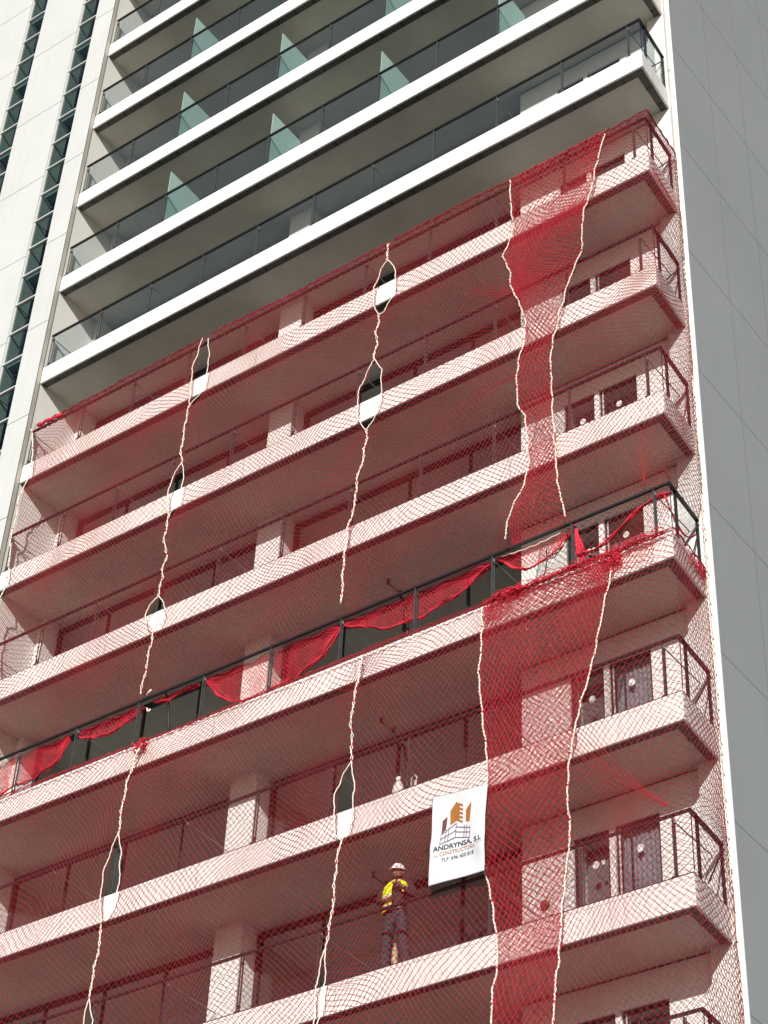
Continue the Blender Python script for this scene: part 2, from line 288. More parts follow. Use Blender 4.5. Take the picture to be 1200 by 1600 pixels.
d1.box(-2.57,-2.545,1.295,1.31,.17,h-.05,1); d2.box(-1.90,-1.875,1.295,1.31,.17,h-.05,1); d2.box(-1.70,-1.68,1.295,1.31,.17,h-.05,0)
def dpane(x0,x1): p=MB(); p.box(x0+.046,x1-.046,1.335,1.342,.172,h-.052); return p
door_me=[d1.mesh('sliding_door',[M['dframe'],M['alu']]),d2.mesh('sliding_door',[M['dframe'],M['alu']])]
door_pane=[dpane(-2.68,-2.05).mesh('pane',M['rdglass'] if 'rdglass' in M else M['glass']),dpane(-1.95,-1.18).mesh('pane',M['glass'])]
def curtain(x0,x1,z1,full):
    m=MB(); n=48; vs=[]
    for j in range(2):
        for i in range(n+1):
            t=i/n; vs.append((x0+(x1-x0)*t,1.44+.018*math.sin(t*(x1-x0)*75)+.009*math.sin(t*(x1-x0)*31+1),.17 if j==0 else z1+ (0 if full else .05*math.sin(t*9))))
    return m.add(vs,[(i,i+1,n+2+i,n+1+i) for i in range(n)])
def disc(x,z,r,sy=1):
    m=MB(); n=14; c=[(x+r*math.cos(2*PI*i/n),z+sy*r*math.sin(2*PI*i/n)) for i in range(n)]
    vs=[(a,1.330,b) for a,b in c]+[(a,1.333,b) for a,b in c]
    return m.add(vs,[tuple(range(n)),tuple(range(2*n-1,n-1,-1))]+[(i,n+i,n+(i+1)%n,(i+1)%n) for i in range(n)])
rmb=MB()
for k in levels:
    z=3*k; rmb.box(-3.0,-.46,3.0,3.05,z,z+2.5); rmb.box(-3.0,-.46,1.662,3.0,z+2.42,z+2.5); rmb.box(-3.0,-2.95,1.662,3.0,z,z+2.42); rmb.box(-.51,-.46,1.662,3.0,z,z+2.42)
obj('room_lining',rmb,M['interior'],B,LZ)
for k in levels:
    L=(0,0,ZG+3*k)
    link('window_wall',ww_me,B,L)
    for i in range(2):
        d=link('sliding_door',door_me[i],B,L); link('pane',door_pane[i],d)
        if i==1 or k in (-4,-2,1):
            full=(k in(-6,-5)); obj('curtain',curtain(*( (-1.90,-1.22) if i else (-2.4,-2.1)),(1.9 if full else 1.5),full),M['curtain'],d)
        if -7<=k<=-2:
            if i==0: obj('sticker',disc(-2.33+.02*(k%3),1.49,.058,1.1),M['sticker'],d)
            else: obj('sticker',disc(-1.56-.02*(k%2),1.54,.058,1.15),M['sticker'],d)
            if i==0 and k%2==0: obj('sticker',disc(-2.20,1.50,.036,1.2),M['sticker'],d)
    for i in range(2):
        d=link('glazed_wall',bay_me[i][0],B,L); link('pane',bay_pane[i],d)

rl=MB()
rl.box(-15.785,-3.02,1.665,7.19,-.47,-.001,0); rl.box(-15.785,-3.02,1.75,7.19,.0,.10,1)
rl.box(-15.785,-3.02,7.10,7.19,.101,2.52,2)
for x in (-9.5,-12.9,-6.3): rl.box(x-.05,x+.05,(1.76 if x==-9.5 else 3.6),7.09,.101,2.52,2)
rl.box(-3.12,-3.02,1.76,7.09,.101,2.52,2); rl.box(-12.8,-9.56,4.4,4.5,.101,2.52,2)
rl_me=rl.mesh('room',[M['roomceil'],M['roomfloor'],M['roomwall']])
for k in range(-9,8): link('room',rl_me,B,(0,0,ZG+3*k))
# ---------------------------------------------------------------- balconies
def inset(x): return x
XS=-W+.003
slab=MB()          # body with soffit
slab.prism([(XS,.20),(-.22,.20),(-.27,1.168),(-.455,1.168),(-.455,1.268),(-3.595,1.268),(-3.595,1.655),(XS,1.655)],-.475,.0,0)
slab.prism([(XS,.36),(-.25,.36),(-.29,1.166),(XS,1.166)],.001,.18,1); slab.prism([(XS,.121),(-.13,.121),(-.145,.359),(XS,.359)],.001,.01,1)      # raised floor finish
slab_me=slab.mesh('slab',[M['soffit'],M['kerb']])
fa=MB(); joints=[XS,-15.36,-12.27,-9.18,-6.09,-3.0,0]
for a,b in zip(joints,joints[1:]): fa.box(a+(.008 if a>XS else 0),b-(.008 if b<0 else 0),0,.04,-.5,-.075)
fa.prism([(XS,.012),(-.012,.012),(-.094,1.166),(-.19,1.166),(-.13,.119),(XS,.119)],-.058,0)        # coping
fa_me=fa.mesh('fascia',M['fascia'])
fs=MB(); fs.prism([(0,.0405),(-.087,1.166),(-.125,1.166),(-.04,.0405)],-.5,-.075)
fs_me=fs.mesh('side_fascia',M['fascia'])
tr=MB(); tr.box(XS,-.0425,.041,.199,-.487,-.06,0); tr.prism([(-.218,.20),(-.042,.20),(-.126,1.165),(-.268,1.165)],-.487,-.06,0)
for i in range(28):
    x=-.5-i*.55
    if x>XS: tr.box(x-.025,x+.025,.06,.19,-.496,-.487,1)
for q in (.55,1.0): tr.box(-.24,-.075-.0*q,q-.025,q+.025,-.496,-.487,1)
tr_me=tr.mesh('drip_profile',[M['trim'],M['bracket']])
hr=MB(); hr.box(XS+.05,-.008,.018,.070,.995,HR); hr_me=hr.mesh('handrail',M['dark'])
hs=MB(); hs.prism([(-.008,.0755),(-.085,1.10),(-.145,1.10),(-.068,.0755)],.985,HR); hs_me=hs.mesh('side_handrail',M['dark'])
br=MB(); br.box(XS+.05,-.02,.03,.06,.001,.03); br.prism([(-.025,.061),(-.10,1.15),(-.125,1.15),(-.05,.061)],.001,.03); br_me=br.mesh('base_rail',M['dark'])
PX=[-15.70,-14.2,-12.7,-11.15,-9.6,-8.05,-6.5,-4.93,-3.37,-1.83,-.31]
po=MB(); po.box(-.012,.012,.028,.042,.031,.994); po.box(-.012,.012,.085,.10,.031,.984); po.box(-.008,.008,.042,.085,.10,.16); po.box(-.008,.008,.042,.085,.85,.90); po.box(-.05,.05,.02,.11,.0305,.045)
po_me=po.mesh('post',M['steel'])
ps=MB(); ps.box(-.02,.02,-.02,.02,.031,.984); ps_me=ps.mesh('post',M['dark'])
tie=MB(); tie.tube([(0,.081,.93),(0,YB-.002,.93)],.011,6); tie.box(-.02,.02,.06,.09,.90,.96); tie_me=tie.mesh('tie_rod',M['tie'])
sb=MB(); sb.tube([(-.105,1.06,.86),(-.085,.55,.12)],.014,6); sb_me=sb.mesh('side_brace',M['dark'])
cpv=MB(); cpv.box(-.012,.0,.012,.024,.031,.984); cpv_me=cpv.mesh('corner_profile',M['dark'])
gl=[]
for a,b in zip(PX,PX[1:]):
    g_=MB(); g_.box(a+.02,b-.02,.048,.058,.04,.975); gl.append(g_.mesh('glass_panel',M['glass']))
g_=MB(); g_.box(PX[-1]+.02,-.012,.048,.058,.04,.975); gl.append(g_.mesh('glass_panel',M['glass']))
g_=MB(); g_.prism([(-.04,.08),(-.113,1.15),(-.121,1.15),(-.048,.08)],.04,.975); gl.append(g_.mesh('glass_panel',M['glass']))
dv=MB(); dv.box(-.008,.008,.09,1.12,.02,1.88); dv_me=dv.mesh('divider',M['divider'])
dvt=MB(); dvt.box(-.02,.02,1.12,1.16,.0,1.90); dvt.box(-.012,.012,.085,1.12,.0,.02)
dvf_me=dvt.mesh('divider_rail',M['steel'])
BAL={}
for k in range(-9,8):
    L=(0,0,ZG+3*k)
    b=link('balcony',slab_me,B,L); BAL[k]=b
    link('fascia',fa_me,b); link('side_fascia',fs_me,b); link('drip_profile',tr_me,b)
    link('handrail',hr_me,b); link('side_handrail',hs_me,b); link('base_rail',br_me,b); link('corner_profile',cpv_me,b)
    for x in PX:
      if not (k==-6 and x==-4.93): link('post',po_me,b,(x,0,0))
    link('post',ps_me,b,(-.062,.28,0)); link('post',ps_me,b,(-.118,1.08,0)); link('side_brace',sb_me,b)
    for x in PX[0::2]:
        if not (k>=1 and x<-3): link('tie_rod',tie_me,b,(x,0,0))
    if k>=0:
        for g_ in gl: link('glass_panel',g_,b)
    if k>=1:
        for x in (-12.7,-9.6,-6.5,-3.37):
            link('divider',dv_me,b,(x,0,0)); link('divider_rail',dvf_me,b,(x,0,0))
# small pipe stubs under the soffits
for k in (-7,-6,-5,-4):
    m=MB(); m.tube([(-6.37,1.14,2.44),(-6.37,1.50,2.44)],.012,8); m.box(-6.39,-6.35,1.12,1.16,2.42,2.523); m.box(-6.39,-6.35,1.48,1.52,2.42,2.523)
    obj('drain_stub',m,M['rust'],B,(0,0,ZG+3*k))
# ---------------------------------------------------------------- safety nets
def chain(key,side):
    pts=[]
    for t,p in ROPES[key]:
        if t in ('M',side): pts+=[tuple(q) for q in p]
    pts=sorted(set(pts),key=lambda q:q[1]); z=np.array([q[1] for q in pts]); x=np.array([q[0] for q in pts])
    return lambda zz: np.interp(zz,z,x)
def waves(n,f0,f1,seed):
    r=np.random.default_rng(seed); k=r.uniform(f0,f1,n); a=r.uniform(0,2*PI,n); ph=r.uniform(0,2*PI,n)
    def f(u,z):
        s=0
        for i in range(n): s=s+np.sin(k[i]*(np.cos(a[i])*u+np.sin(a[i])*z)+ph[i])
        return s/math.sqrt(n)
    return f
nY=waves(5,.6,2.2,3); nU=waves(5,.8,2.2,4); nV=waves(5,.8,2.2,5); nYf=waves(5,3,7,6); nUf=waves(5,3.5,7,16); nVf=waves(5,3.5,7,17)
TIES=[(-.35,-10.85,.9,.62),(-1.0,-16.75,1.15,.62),(-.25,-6.1,.8,.45),(1.1,-16.9,.6,.5),(.7,-9.4,.5,.5),(1.0,-2.2,.5,.5),(-2.75,-4.9,.9,.5),(-2.9,-10.8,.9,.45),(-6.2,-11.0,.7,.4),(-10.9,-11.0,.7,.4),(-.6,-2.3,.6,.4),
  (-10.8,-12.3,.7,.35),(-5.84,-12.2,.6,.35),(-1.3,-12.3,.8,.4),(-3.4,-12.2,.8,.4),(-10.7,-4.0,.6,.4),(-5.95,-3.9,.6,.4),(-6.1,-6.9,.6,.4),(-10.8,-6.9,.5,.4)]
def warp(u,z,seed):
    u=u+.16*nU(u+seed*7,z)+.020*nUf(u,z+seed*3); z=z+.20*nV(u,z+seed*5)+.020*nVf(u,z)
    for tu,tz,s,a in TIES:
        d2=((u-tu)/s)**2+((z-tz)/(s*1.3))**2; w=a*np.exp(-d2); u=u+(tu-u)*w; z=z+(tz-z)*w
    return u,z
def offs(u,z,layer):
    t=(z+.55)%3.0                                   # 0 just under a slab edge upward to rail
    mid=np.clip(np.minimum(np.where(t>1.6,t-1.6,0),np.where(t>1.6,3.0-t,0))/.5,0,1)
    o=.075+.022*nY(u*1.0,z)+.008*nYf(u,z)+mid*(.035+.06*nY(u*.7+9,z*.8))
    return np.maximum(o,.032)+layer*.03
def netpos(u,z,layer=0,tuck=None):
    o=offs(u,z,layer); c=np.maximum(u,0)
    oc=o*.85; y=np.where(u<=0,-o,np.where(c<oc,-o,c-oc-o)); y=np.minimum(y,1.13); x=np.where(u<=0,u,np.minimum(c,oc)-.085*np.clip(y,0,None)/1.17)
    if tuck is not None:
        w=np.clip((tuck+.5-z)/.5,0,1)**2; y=np.where(u<=.02,y+w*(.05+o),y); x=np.where(u>.02,x-w*.10,x)
    return np.stack([x,y,z],-1)
def tubes_mesh(name,A,Bp,r,mats,n=3):
    A=np.asarray(A,float);Bp=np.asarray(Bp,float); d=Bp-A; L=np.linalg.norm(d,axis=1); k=L>1e-4; A,Bp,d,L=A[k],Bp[k],d[k],L[k]
    d/=L[:,None]; up=np.tile([0.3,-1.0,.2],(len(d),1)); a=np.cross(d,up); a/=np.linalg.norm(a,axis=1)[:,None]+1e-9; b=np.cross(d,a)
    N=len(A); V=np.zeros((N,2*n,3))
    for q in range(n):
        t=2*PI*q/n+.5; off=(a*math.cos(t)+b*math.sin(t))*r
        V[:,q]=A+off; V[:,n+q]=Bp+off
    base=(np.arange(N)*2*n)[:,None]
    F=np.stack([base+np.array([q,(q+1)%n,n+(q+1)%n,n+q])[None] for q in range(n)],1).reshape(-1,4)
    me=bpy.data.meshes.new(name); me.vertices.add(N*2*n); me.vertices.foreach_set('co',V.reshape(-1))
    nf=len(F); me.loops.add(nf*4); me.loops.foreach_set('vertex_index',F.reshape(-1).astype(np.int32)); me.polygons.add(nf)
    me.polygons.foreach_set('loop_start',np.arange(nf,dtype=np.int32)*4); me.polygons.foreach_set('loop_total',np.full(nf,4,np.int32))
    me.polygons.foreach_set('use_smooth',np.ones(nf,bool))
    for m in mats: me.materials.append(m)
    me.update(calc_edges=True); me.validate(); return me
def netpanel(uL,uR,z0,z1,layer,seed,wx=.118,hz=.120,tuck=None,r=.0068,pos=None,warpf=True,full=True):
    """segments of a diamond mesh between two boundary curves; nodes outside are snapped onto the boundary"""
    zz=np.linspace(z0,z1,60); a=float(np.min(uL(zz)))-1.2; b=float(np.max(uR(zz)))+1.2
    ni=int((b-a)/wx*1.0)+2; nj=int((z1-z0+2.4)/hz)+2
    I,J=np.meshgrid(np.arange(ni*2),np.arange(nj*2),indexing='ij')
    ok=(I+J)%2==0
    U=a+I*wx/2+RNG.normal(0,.006,I.shape); Zz=z0-1.2+J*hz/2+RNG.normal(0,.006,I.shape)
    if warpf: U,Zz=warp(U,Zz,seed)
    L,R=uL(Zz),uR(Zz); ins=(U>L)&(U<R)&(Zz>z0)&(Zz<z1)
    Uc=np.clip(U,np.minimum(L,R),np.maximum(L,R)); Zc=np.clip(Zz,z0,z1)
    Uc=np.where(ins,U,np.clip(U,uL(Zc),uR(Zc)))
    P=(pos or netpos)(Uc,Zc,layer,tuck)
    As=[];Bs=[]
    for di in (1,-1):
        i0=I[:-1,:-1] if di==1 else I[1:,:-1]
        j0=J[:-1,:-1] if di==1 else J[1:,:-1]
        i1,j1=i0+di,j0+1
        m=((i0+j0)%2==0)&(ins[i0,j0]|ins[i1,j1])
        As.append(P[i0[m],j0[m]]); Bs.append(P[i1[m],j1[m]])
    return np.concatenate(As),np.concatenate(Bs)
edge=chain('edge','L'); far=lambda z: np.full_like(np.asarray(z,float),-15.75)
side=lambda z: np.full_like(np.asarray(z,float),1.32)
ZU0,ZU1,ZL0,ZL1=-10.93,-1.95,-21.9,-12.0
r1uL,r1uR,r2uL,r2uR=chain('r1u','L'),chain('r1u','R'),chain('r2u','L'),chain('r2u','R'); r3u,r4u=chain('r3u','L'),chain('r4u','L')
r1lL,r1lR,r2lL,r2lR=chain('r1l','L'),chain('r1l','R'),chain('r2l','L'),chain('r2l','R'); r3l,r4l=chain('r3l','L'),chain('r4l','L')
def net(label,segs,mats=None):
    A=np.concatenate([s[0] for s in segs]); Bq=np.concatenate([s[1] for s in segs])
    o=link('safety_net',tubes_mesh('safety_net',A,Bq,.0047,[M['red']]),None,(0,0,ZG))
    return tag(o,label,'safety net','red safety nets hung over the balconies')
def add_film(parent,uL,uR,z0,z1,layer,tuck=None):  # added sheet behind each net, reddens what shows through
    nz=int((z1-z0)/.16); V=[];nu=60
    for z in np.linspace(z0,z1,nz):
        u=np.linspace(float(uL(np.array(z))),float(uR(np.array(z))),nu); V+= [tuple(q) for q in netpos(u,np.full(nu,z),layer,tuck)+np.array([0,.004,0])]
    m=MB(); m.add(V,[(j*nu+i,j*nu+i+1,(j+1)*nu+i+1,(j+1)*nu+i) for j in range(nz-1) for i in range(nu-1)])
    obj('red_tint_film',m,M['tint_film'],parent,smooth=True)
NA=net('red upper net between the left wall and the first rope from the left',[netpanel(edge,r1uL,ZU0,ZU1,0,1,tuck=ZU0)])
NB=net('red net on the upper balconies between the two ropes that have eye shaped gaps',[netpanel(r1uR,r2uL,ZU0,ZU1,.3,2,tuck=ZU0)])
NC=net('red upper net from the second eye gapped rope to the dark red overlap',[netpanel(r2uR,r4u,ZU0,ZU1,.9,3,tuck=ZU0)])
ND=net('red net on the upper balconies that wraps the right hand corner',[netpanel(r3u,side,ZU0,ZU1,0,4,tuck=ZU0),
   netpanel(lambda z:np.full_like(z,-1.75),lambda z:np.full_like(z,-.12),-11.93,-10.93,0,5,pos=lambda u,z,l,t: np.stack([u,.16+.02*nYf(u,z),z],-1))])
NE=net('red net on the lower balconies left of the rope at the lower left',[netpanel(far,r1lL,ZL0,ZL1,0,5)])
NF=net('red net on the lower balconies around the standing worker',[netpanel(r1lR,r2lL,ZL0,ZL1,.2,6)])
NF['label']='red lower net between the two ropes with eye shaped gaps'
NG=net('red net on the lower balconies with the white banner tied to it',[netpanel(r2lR,r4l,ZL0,ZL1,.9,7)])
NH=net('red net on the lower balconies that wraps the right hand corner',[netpanel(r3l,side,ZL0,ZL1,0,10)])
for par,a,b,lo,hi,ly,tk in ((NA,edge,r1uL,ZU0,ZU1,0,ZU0),(NB,r1uR,r2uL,ZU0,ZU1,.3,ZU0),(NC,r2uR,r4u,ZU0,ZU1,.9,ZU0),(ND,r3u,side,ZU0,ZU1,0,ZU0),(NE,far,r1lL,ZL0,ZL1,0,None),(NF,r1lR,r2lL,ZL0,ZL1,.2,None),(NG,r2lR,r4l,ZL0,ZL1,.9,None),(NH,r3l,side,ZL0,ZL1,0,None)): add_film(par,a,b,lo,hi,ly,tk)
# hems: cords wound round the rail or the slab edge
def hem(parent,u0,u1,z,r,layer=0,amp=.012,dz=.0,mat_='red',tuck=None,n=None):
    n=n or int((u1-u0)/.05); u=np.linspace(u0,u1,n); P=netpos(u,np.full(n,z)+amp*np.sin(u*23)+amp*RNG.normal(0,.7,n),layer,tuck)
    m=MB(); m.tube([tuple(p) for p in P],[r*(1+.5*math.sin(i*1.3)*random.random()) for i in range(n)],5)
    return obj('hem_cord',m,M[mat_],parent,smooth=True)
for par,a,b in ((NA,-15.5,-10.6),(NB,-10.4,-5.8),(NC,-5.7,-.85),(ND,-2.85,1.28)):
    hem(par,a,b,-1.965,.012,mat_='hemred',amp=.016); hem(par,a,b,-2.0,.010,mat_='hemred',amp=.02)
    m=MB()                                                     # wraps round the handrail
    for q in np.arange(a+.1,min(b,-.02)-.05,.17):
        q+=random.uniform(-.05,.05); s=[(q+.02*math.sin(t*3),.045+.055*math.cos(t)-.02,-2.0+.05*math.sin(t)) for t in np.linspace(0,2*PI,9)]; m.tube(s,.007,4)
    obj('rail_lashing',m,M['hemred'],par)
hem(NA,-15.45,-14.75,-2.02,.038,mat_='redbright')
for par,a,b in ((NE,-15.7,-10.8),(NF,-10.75,-5.85),(NG,-5.8,-1.0),(NH,-3.4,1.28)):
    hem(par,a,b,-12.02,.008,amp=.012); hem(par,a,b,-12.05,.006,amp=.02)
    m=MB()
    for q in np.arange(a+.2,min(b,-.02)-.05,.31):
        q+=random.uniform(-.12,.12); hgt=random.uniform(.04,.15); m.tube([(q,-.02,-12.0),(q+.01,.02,-11.98+hgt*.5),(q+random.uniform(-.02,.02),.05,-11.98+hgt)],.005,4)
    obj('hook',m,M['dark'],par)
# crumpled gathered net on the slab edge at the right and knots
def bundle(parent,u0,u1,z0,z1,n,r,y0=-.03,y1=-.17,seed=0,fr=6,smoothw=.04):
    rr=np.random.default_rng(seed); m=MB()
    for i in range(n):
        a=rr.uniform(u0,u1); ln=rr.uniform(.25,.9)*min(1,(u1-u0)); k=int(max(6,ln/.04)); u=np.linspace(a,min(a+ln,u1),k); ph=rr.uniform(0,6,4)
        z=rr.uniform(z0,z1)+smoothw*np.sin(u*rr.uniform(3,fr*3)+ph[0])+.5*smoothw*np.sin(u*rr.uniform(15,40)+ph[1]); y=rr.uniform(y1,y0)+.02*np.sin(u*rr.uniform(8,30)+ph[2])
        m.tube(list(zip(u,np.minimum(y,-.02),z)),r*rr.uniform(.7,1.4),4)
    return obj('gathered_net',m,M['redbright'],parent,smooth=True)
bundle(NH,-3.45,-.1,-12.07,-11.99,70,.0055,seed=1,smoothw=.03)
bundle(NH,-3.5,-2.7,-12.07,-11.98,40,.007,seed=3)
bundle(NH,-1.30,-.88,-12.30,-12.04,46,.006,seed=4,smoothw=.06)
def layer(parent,name,args): 
    A,Bq=zip(*[netpanel(*x[:7],**x[7]) for x in args]); link(name,tubes_mesh(name,np.concatenate(A),np.concatenate(Bq),.0043,[M['redbright']]),parent)
layer(NH,'folded_net',[(lambda z:np.full_like(z,-3.4),lambda z:np.full_like(z,-.3),-12.47,-12.0,.5,21,.085,dict(hz=.11))])
layer(NC,'overlap_net',[(r3u,r4u,ZU0,ZU1,1.4,8,.098,dict(hz=.15,tuck=ZU0))])
layer(NG,'overlap_net',[(r3l,r4l,ZL0,ZL1,1.4,9,.098,dict(hz=.15))])
bundle(NE,-11.0,-10.72,-12.22,-12.02,26,.012,seed=5,smoothw=.05)
def bundle_side():
    rr=np.random.default_rng(9); m=MB()
    for i in range(36):
        a=rr.uniform(.45,1.0); k=8; y=np.linspace(a,a+rr.uniform(.1,.25),k); m.tube(list(zip(.05+.02*np.sin(y*20+i)-.08*y,np.minimum(y,1.15),rr.uniform(-12.28,-12.06)+.05*np.sin(y*14+i))),.006,4)
    obj('gathered_net',m,M['redbright'],NH,smooth=True)
bundle_side()
def fold(parent,path,n,r,spread,seed):
    rr=np.random.default_rng(seed); m=MB(); p=np.array(path); d=np.r_[0,np.cumsum(np.linalg.norm(np.diff(p,axis=0),axis=1))]; s=np.linspace(0,d[-1],26)
    for i in range(n):
        k=rr.normal(0,1); t=s/d[-1]; w=spread*(1-t)**1.2*k+.012*rr.normal(); u=np.interp(s,d,p[:,0])+w; z=np.interp(s,d,p[:,1])+w*.5+.01*np.sin(s*9+i)
        st=int(rr.uniform(0,9)); P=netpos(u,z,.4)[st:]; m.tube([tuple(q) for q in P],r*rr.uniform(.7,1.3),4)
    obj('gathered_fold',m,M['red'],parent,smooth=True)
fold(NH,[(-2.0,-15.3),(-1.3,-16.0),(-.82,-16.45),(-.30,-16.90)],15,.0026,.40,1)
fold(ND,[(-.30,-9.2),(-.42,-10.1),(-.40,-10.92)],10,.0026,.34,2)
fold(NC,[(-3.9,-4.3),(-3.3,-4.9),(-2.95,-5.0)],16,.0028,.40,3)
fold(NC,[(-3.6,-7.0),(-2.9,-7.3),(-2.72,-7.4)],14,.0028,.40,4)
# swags of net hanging inside the bare handrail
def swag(parent,top,bot,y,seed,dense=.085):
    top=np.array(top);bot=np.array(sorted(bot)); x0,x1=top[0],top[1]
    _u=np.linspace(x0,x1,81); _z=np.convolve(np.pad(np.interp(_u,bot[:,0],bot[:,1]),7,mode='edge'),np.hanning(17)[1:-1]/np.hanning(17)[1:-1].sum(),'valid')+.014*np.sin(_u*8+x0)+.008*np.sin(_u*21)
    zb=lambda u: np.minimum(np.interp(u,_u,_z),-11.01)
    A=[];Bq=[]
    for lay in range(2):
        def pos(u,z,l,t,lay=lay):
            s=np.sin(u*9+seed+lay)*.025+.02*nYf(u*2,z*2+lay); return np.stack([u,y+.03*lay+s,z],-1)
        uL=lambda z: np.full_like(z,x0); uR=lambda z: np.full_like(z,x1)
        a,b=netpanel(uL,uR,float(bot[:,1].min()),-10.99,0,seed+lay,wx=dense*(.8+.15*lay),hz=dense*1.2,pos=pos,warpf=False)
        for q in (a,b): q[:,2]=-11.0-(-11.0-q[:,2])/( -11.0-float(bot[:,1].min()))*(-11.0-zb(q[:,0]))
        A.append(a);Bq.append(b)
    o=link('net_swag',tubes_mesh('net_swag',np.concatenate(A),np.concatenate(Bq),.0038,[M['redbright']]),parent)
    m=MB(); u=np.linspace(x0,x1,40)
    for i in range(4): m.tube([(float(q),y+.02*i+.02*math.sin(q*9+i),float(zb(q))+.012*math.sin(q*17+i*2)+.02*i*random.random()) for q in u],.011,4)
    obj('swag_hem',m,M['redbright'],o,smooth=True)
for par,x0,x1,bot in SWAGS: swag(globals()[par],(x0,x1),bot,.15,int(abs(x0)*3))
# gathered tail at the right and the sagging cords
m=MB(); rr=np.random.default_rng(4)
for i in range(34):
    ph=rr.uniform(0,6); zz=np.linspace(-10.95,rr.uniform(-11.9,-11.4),14); sp=np.clip((-10.95-zz)/.95,0,1); s=rr.uniform(-.11,.24)
    m.tube([(-1.83+s*float(t)+.012*math.sin(z*19+ph),.14+.05*rr.random()*float(t)+.015*math.sin(z*13+ph),float(z)) for z,t in zip(zz,sp)],.008,4)
obj('gathered_tail',m,M['redbright'],ND,smooth=True)
m=MB()
for i in range(12):
    ph=rr.uniform(0,6); x=np.linspace(-1.8,-.03,30); t=(x+1.8)/1.77; zz=-11.62+.50*t-.12*np.sin(t*PI*2)+.02*np.sin(x*22+ph)
    m.tube([(float(a),.13+.03*math.sin(a*9+ph),float(b)) for a,b in zip(x,zz)],.008,4)
for i in range(9):
    ph=rr.uniform(0,6); y=np.linspace(.12,1.1,18); m.tube([(-.16+.01*math.sin(q*9+ph),float(q),-11.12-.42*math.sin((q-.12)/.98*PI*.9)+.02*math.sin(q*21+ph)) for q in y],.008,4)
obj('gathered_cord',m,M['redbright'],ND,smooth=True)
m=MB(); x=np.linspace(-3.25,-1.95,24); m.tube([(float(q),.10,-11.02-.06*math.sin((q+3.25)/1.3*PI)+.01*math.sin(q*30)) for q in x],.010,5); obj('border_cord',m,M['rope'],NC,smooth=True)

# ---------------------------------------------------------------- lacing ropes
def twisted(mb,pts,layer,r=.0078,amp=.009,pitch=.14,strands=2,wob=0.0,seed=0):
    pts=np.array(pts); d=np.r_[0,np.cumsum(np.linalg.norm(np.diff(pts,axis=0),axis=1))]; n=max(8,int(d[-1]/.022)); s=np.linspace(0,d[-1],n)
    u=np.interp(s,d,pts[:,0]); z=np.interp(s,d,pts[:,1])
    if n>14:
        k=np.array([1,2,3,2,1.])/9; 
        for a in (u,z): a[2:-2]=np.convolve(a,k,'valid')
    o=offs(u,z,layer)+.022
    o=o+.012*np.sin(s*11+seed); u=u+.006*np.sin(s*17+seed*2)+.005*RNG.normal(0,1,n)
    for q in range(strands):
        ph=2*PI*s/pitch+q*2*PI/max(strands,1); am=amp if strands>1 else amp*.25
        w=wob*np.sin(2*PI*s/.42+seed)*(1 if q%2==0 else -1)
        mb.tube([(float(a+am*math.cos(p)+ww),float(-b+am*math.sin(p)*.8),float(c)) for a,b,c,p,ww in zip(u,o,z,ph,w)],r,5)
def rope(key,label,layer=1.6,wob=.014,seed=0,r=.0085):
    o=empty('lacing_rope',(0,0,ZG)); tag(o,label,'rope','white ropes lacing the net panels')
    red=MB(); gap=MB(); gn=0
    for t,p in ROPES[key]:
        if t=='M':
            mm=MB(); twisted(mm,p,layer,r=r,wob=wob,seed=seed); obj('laced_strand',mm,M['rope'],o,smooth=True)
            p=np.array(p)
            d=np.r_[0,np.cumsum(np.linalg.norm(np.diff(p,axis=0),axis=1))]
            for s in np.arange(.1,d[-1],.28):
                if random.random()<.75:
                    u,z=float(np.interp(s,d,p[:,0])),float(np.interp(s,d,p[:,1])); y=-float(offs(np.array([u]),np.array([z]),layer)[0])-.025
                    red.tube([(u-.03,y,z+.015),(u,y-.014,z),(u+.03,y,z-.02)],.008,4)
        else:
            twisted(gap,p,layer,r=.0100,strands=1); gn+=1
            if gn%2==0: obj('gap_border',gap,M['rope'],o,smooth=True); gap=MB()
    obj('net_tie',red,M['redbright'],o)
    return o
rope('r1u','white rope down the upper nets at the left, with three eye shaped gaps along it',seed=1)
rope('r2u','white rope down the middle of the upper nets, with two large eye shaped gaps',seed=2)
rope('r3u','wavy white rope down the left border of the dark red upper overlap',wob=.003,seed=3,r=.0068)
rope('r4u','fairly straight white rope down the right border of the dark red upper overlap',wob=.003,seed=4,r=.0068)
rope('r1l','white rope down the lower nets at the left, forked round a narrow gap',seed=5)
rope('r2l','white rope down the lower nets left of the worker, opening into an eye',seed=6)
rope('r3l','white rope along the right edge of the white banner',wob=.002,seed=7,r=.0068)
rope('r4l','white rope between the dark red lower overlap and the right hand doors',wob=.003,seed=8,r=.0068)
rope('edge','white border rope of the upper net beside the left hand wall',wob=.003,seed=9)

o=empty('lacing_rope',(0,0,ZG)); tag(o,'white border rope of the nets running down beside the right hand corner pier','rope','white ropes lacing the net panels')
for nm,a,b in (('border_rope',-1.95,-21.9),):
    m=MB(); zz=np.arange(a,b,-.06); 
    for q in range(2):
        m.tube([(-.022+.010*math.sin(z*2.1)+.009*math.cos(z*48+q*PI),1.105+.009*math.sin(z*48+q*PI),float(z)) for z in zz],.0095,5)
        break
    obj(nm,m,M['rope'],o,smooth=True)
m=MB(); m.tube([(-.05,1.115,0),(-.035,1.125,.015),(-.022,1.14,.015),(-.015,1.166,-.02)],.0055,4); hk=m.mesh('hook',M['dark'])
for z in np.arange(-2.2,-21.5,-.37): link('hook',hk,o,(0,0,float(z)+random.uniform(-.12,.12)))
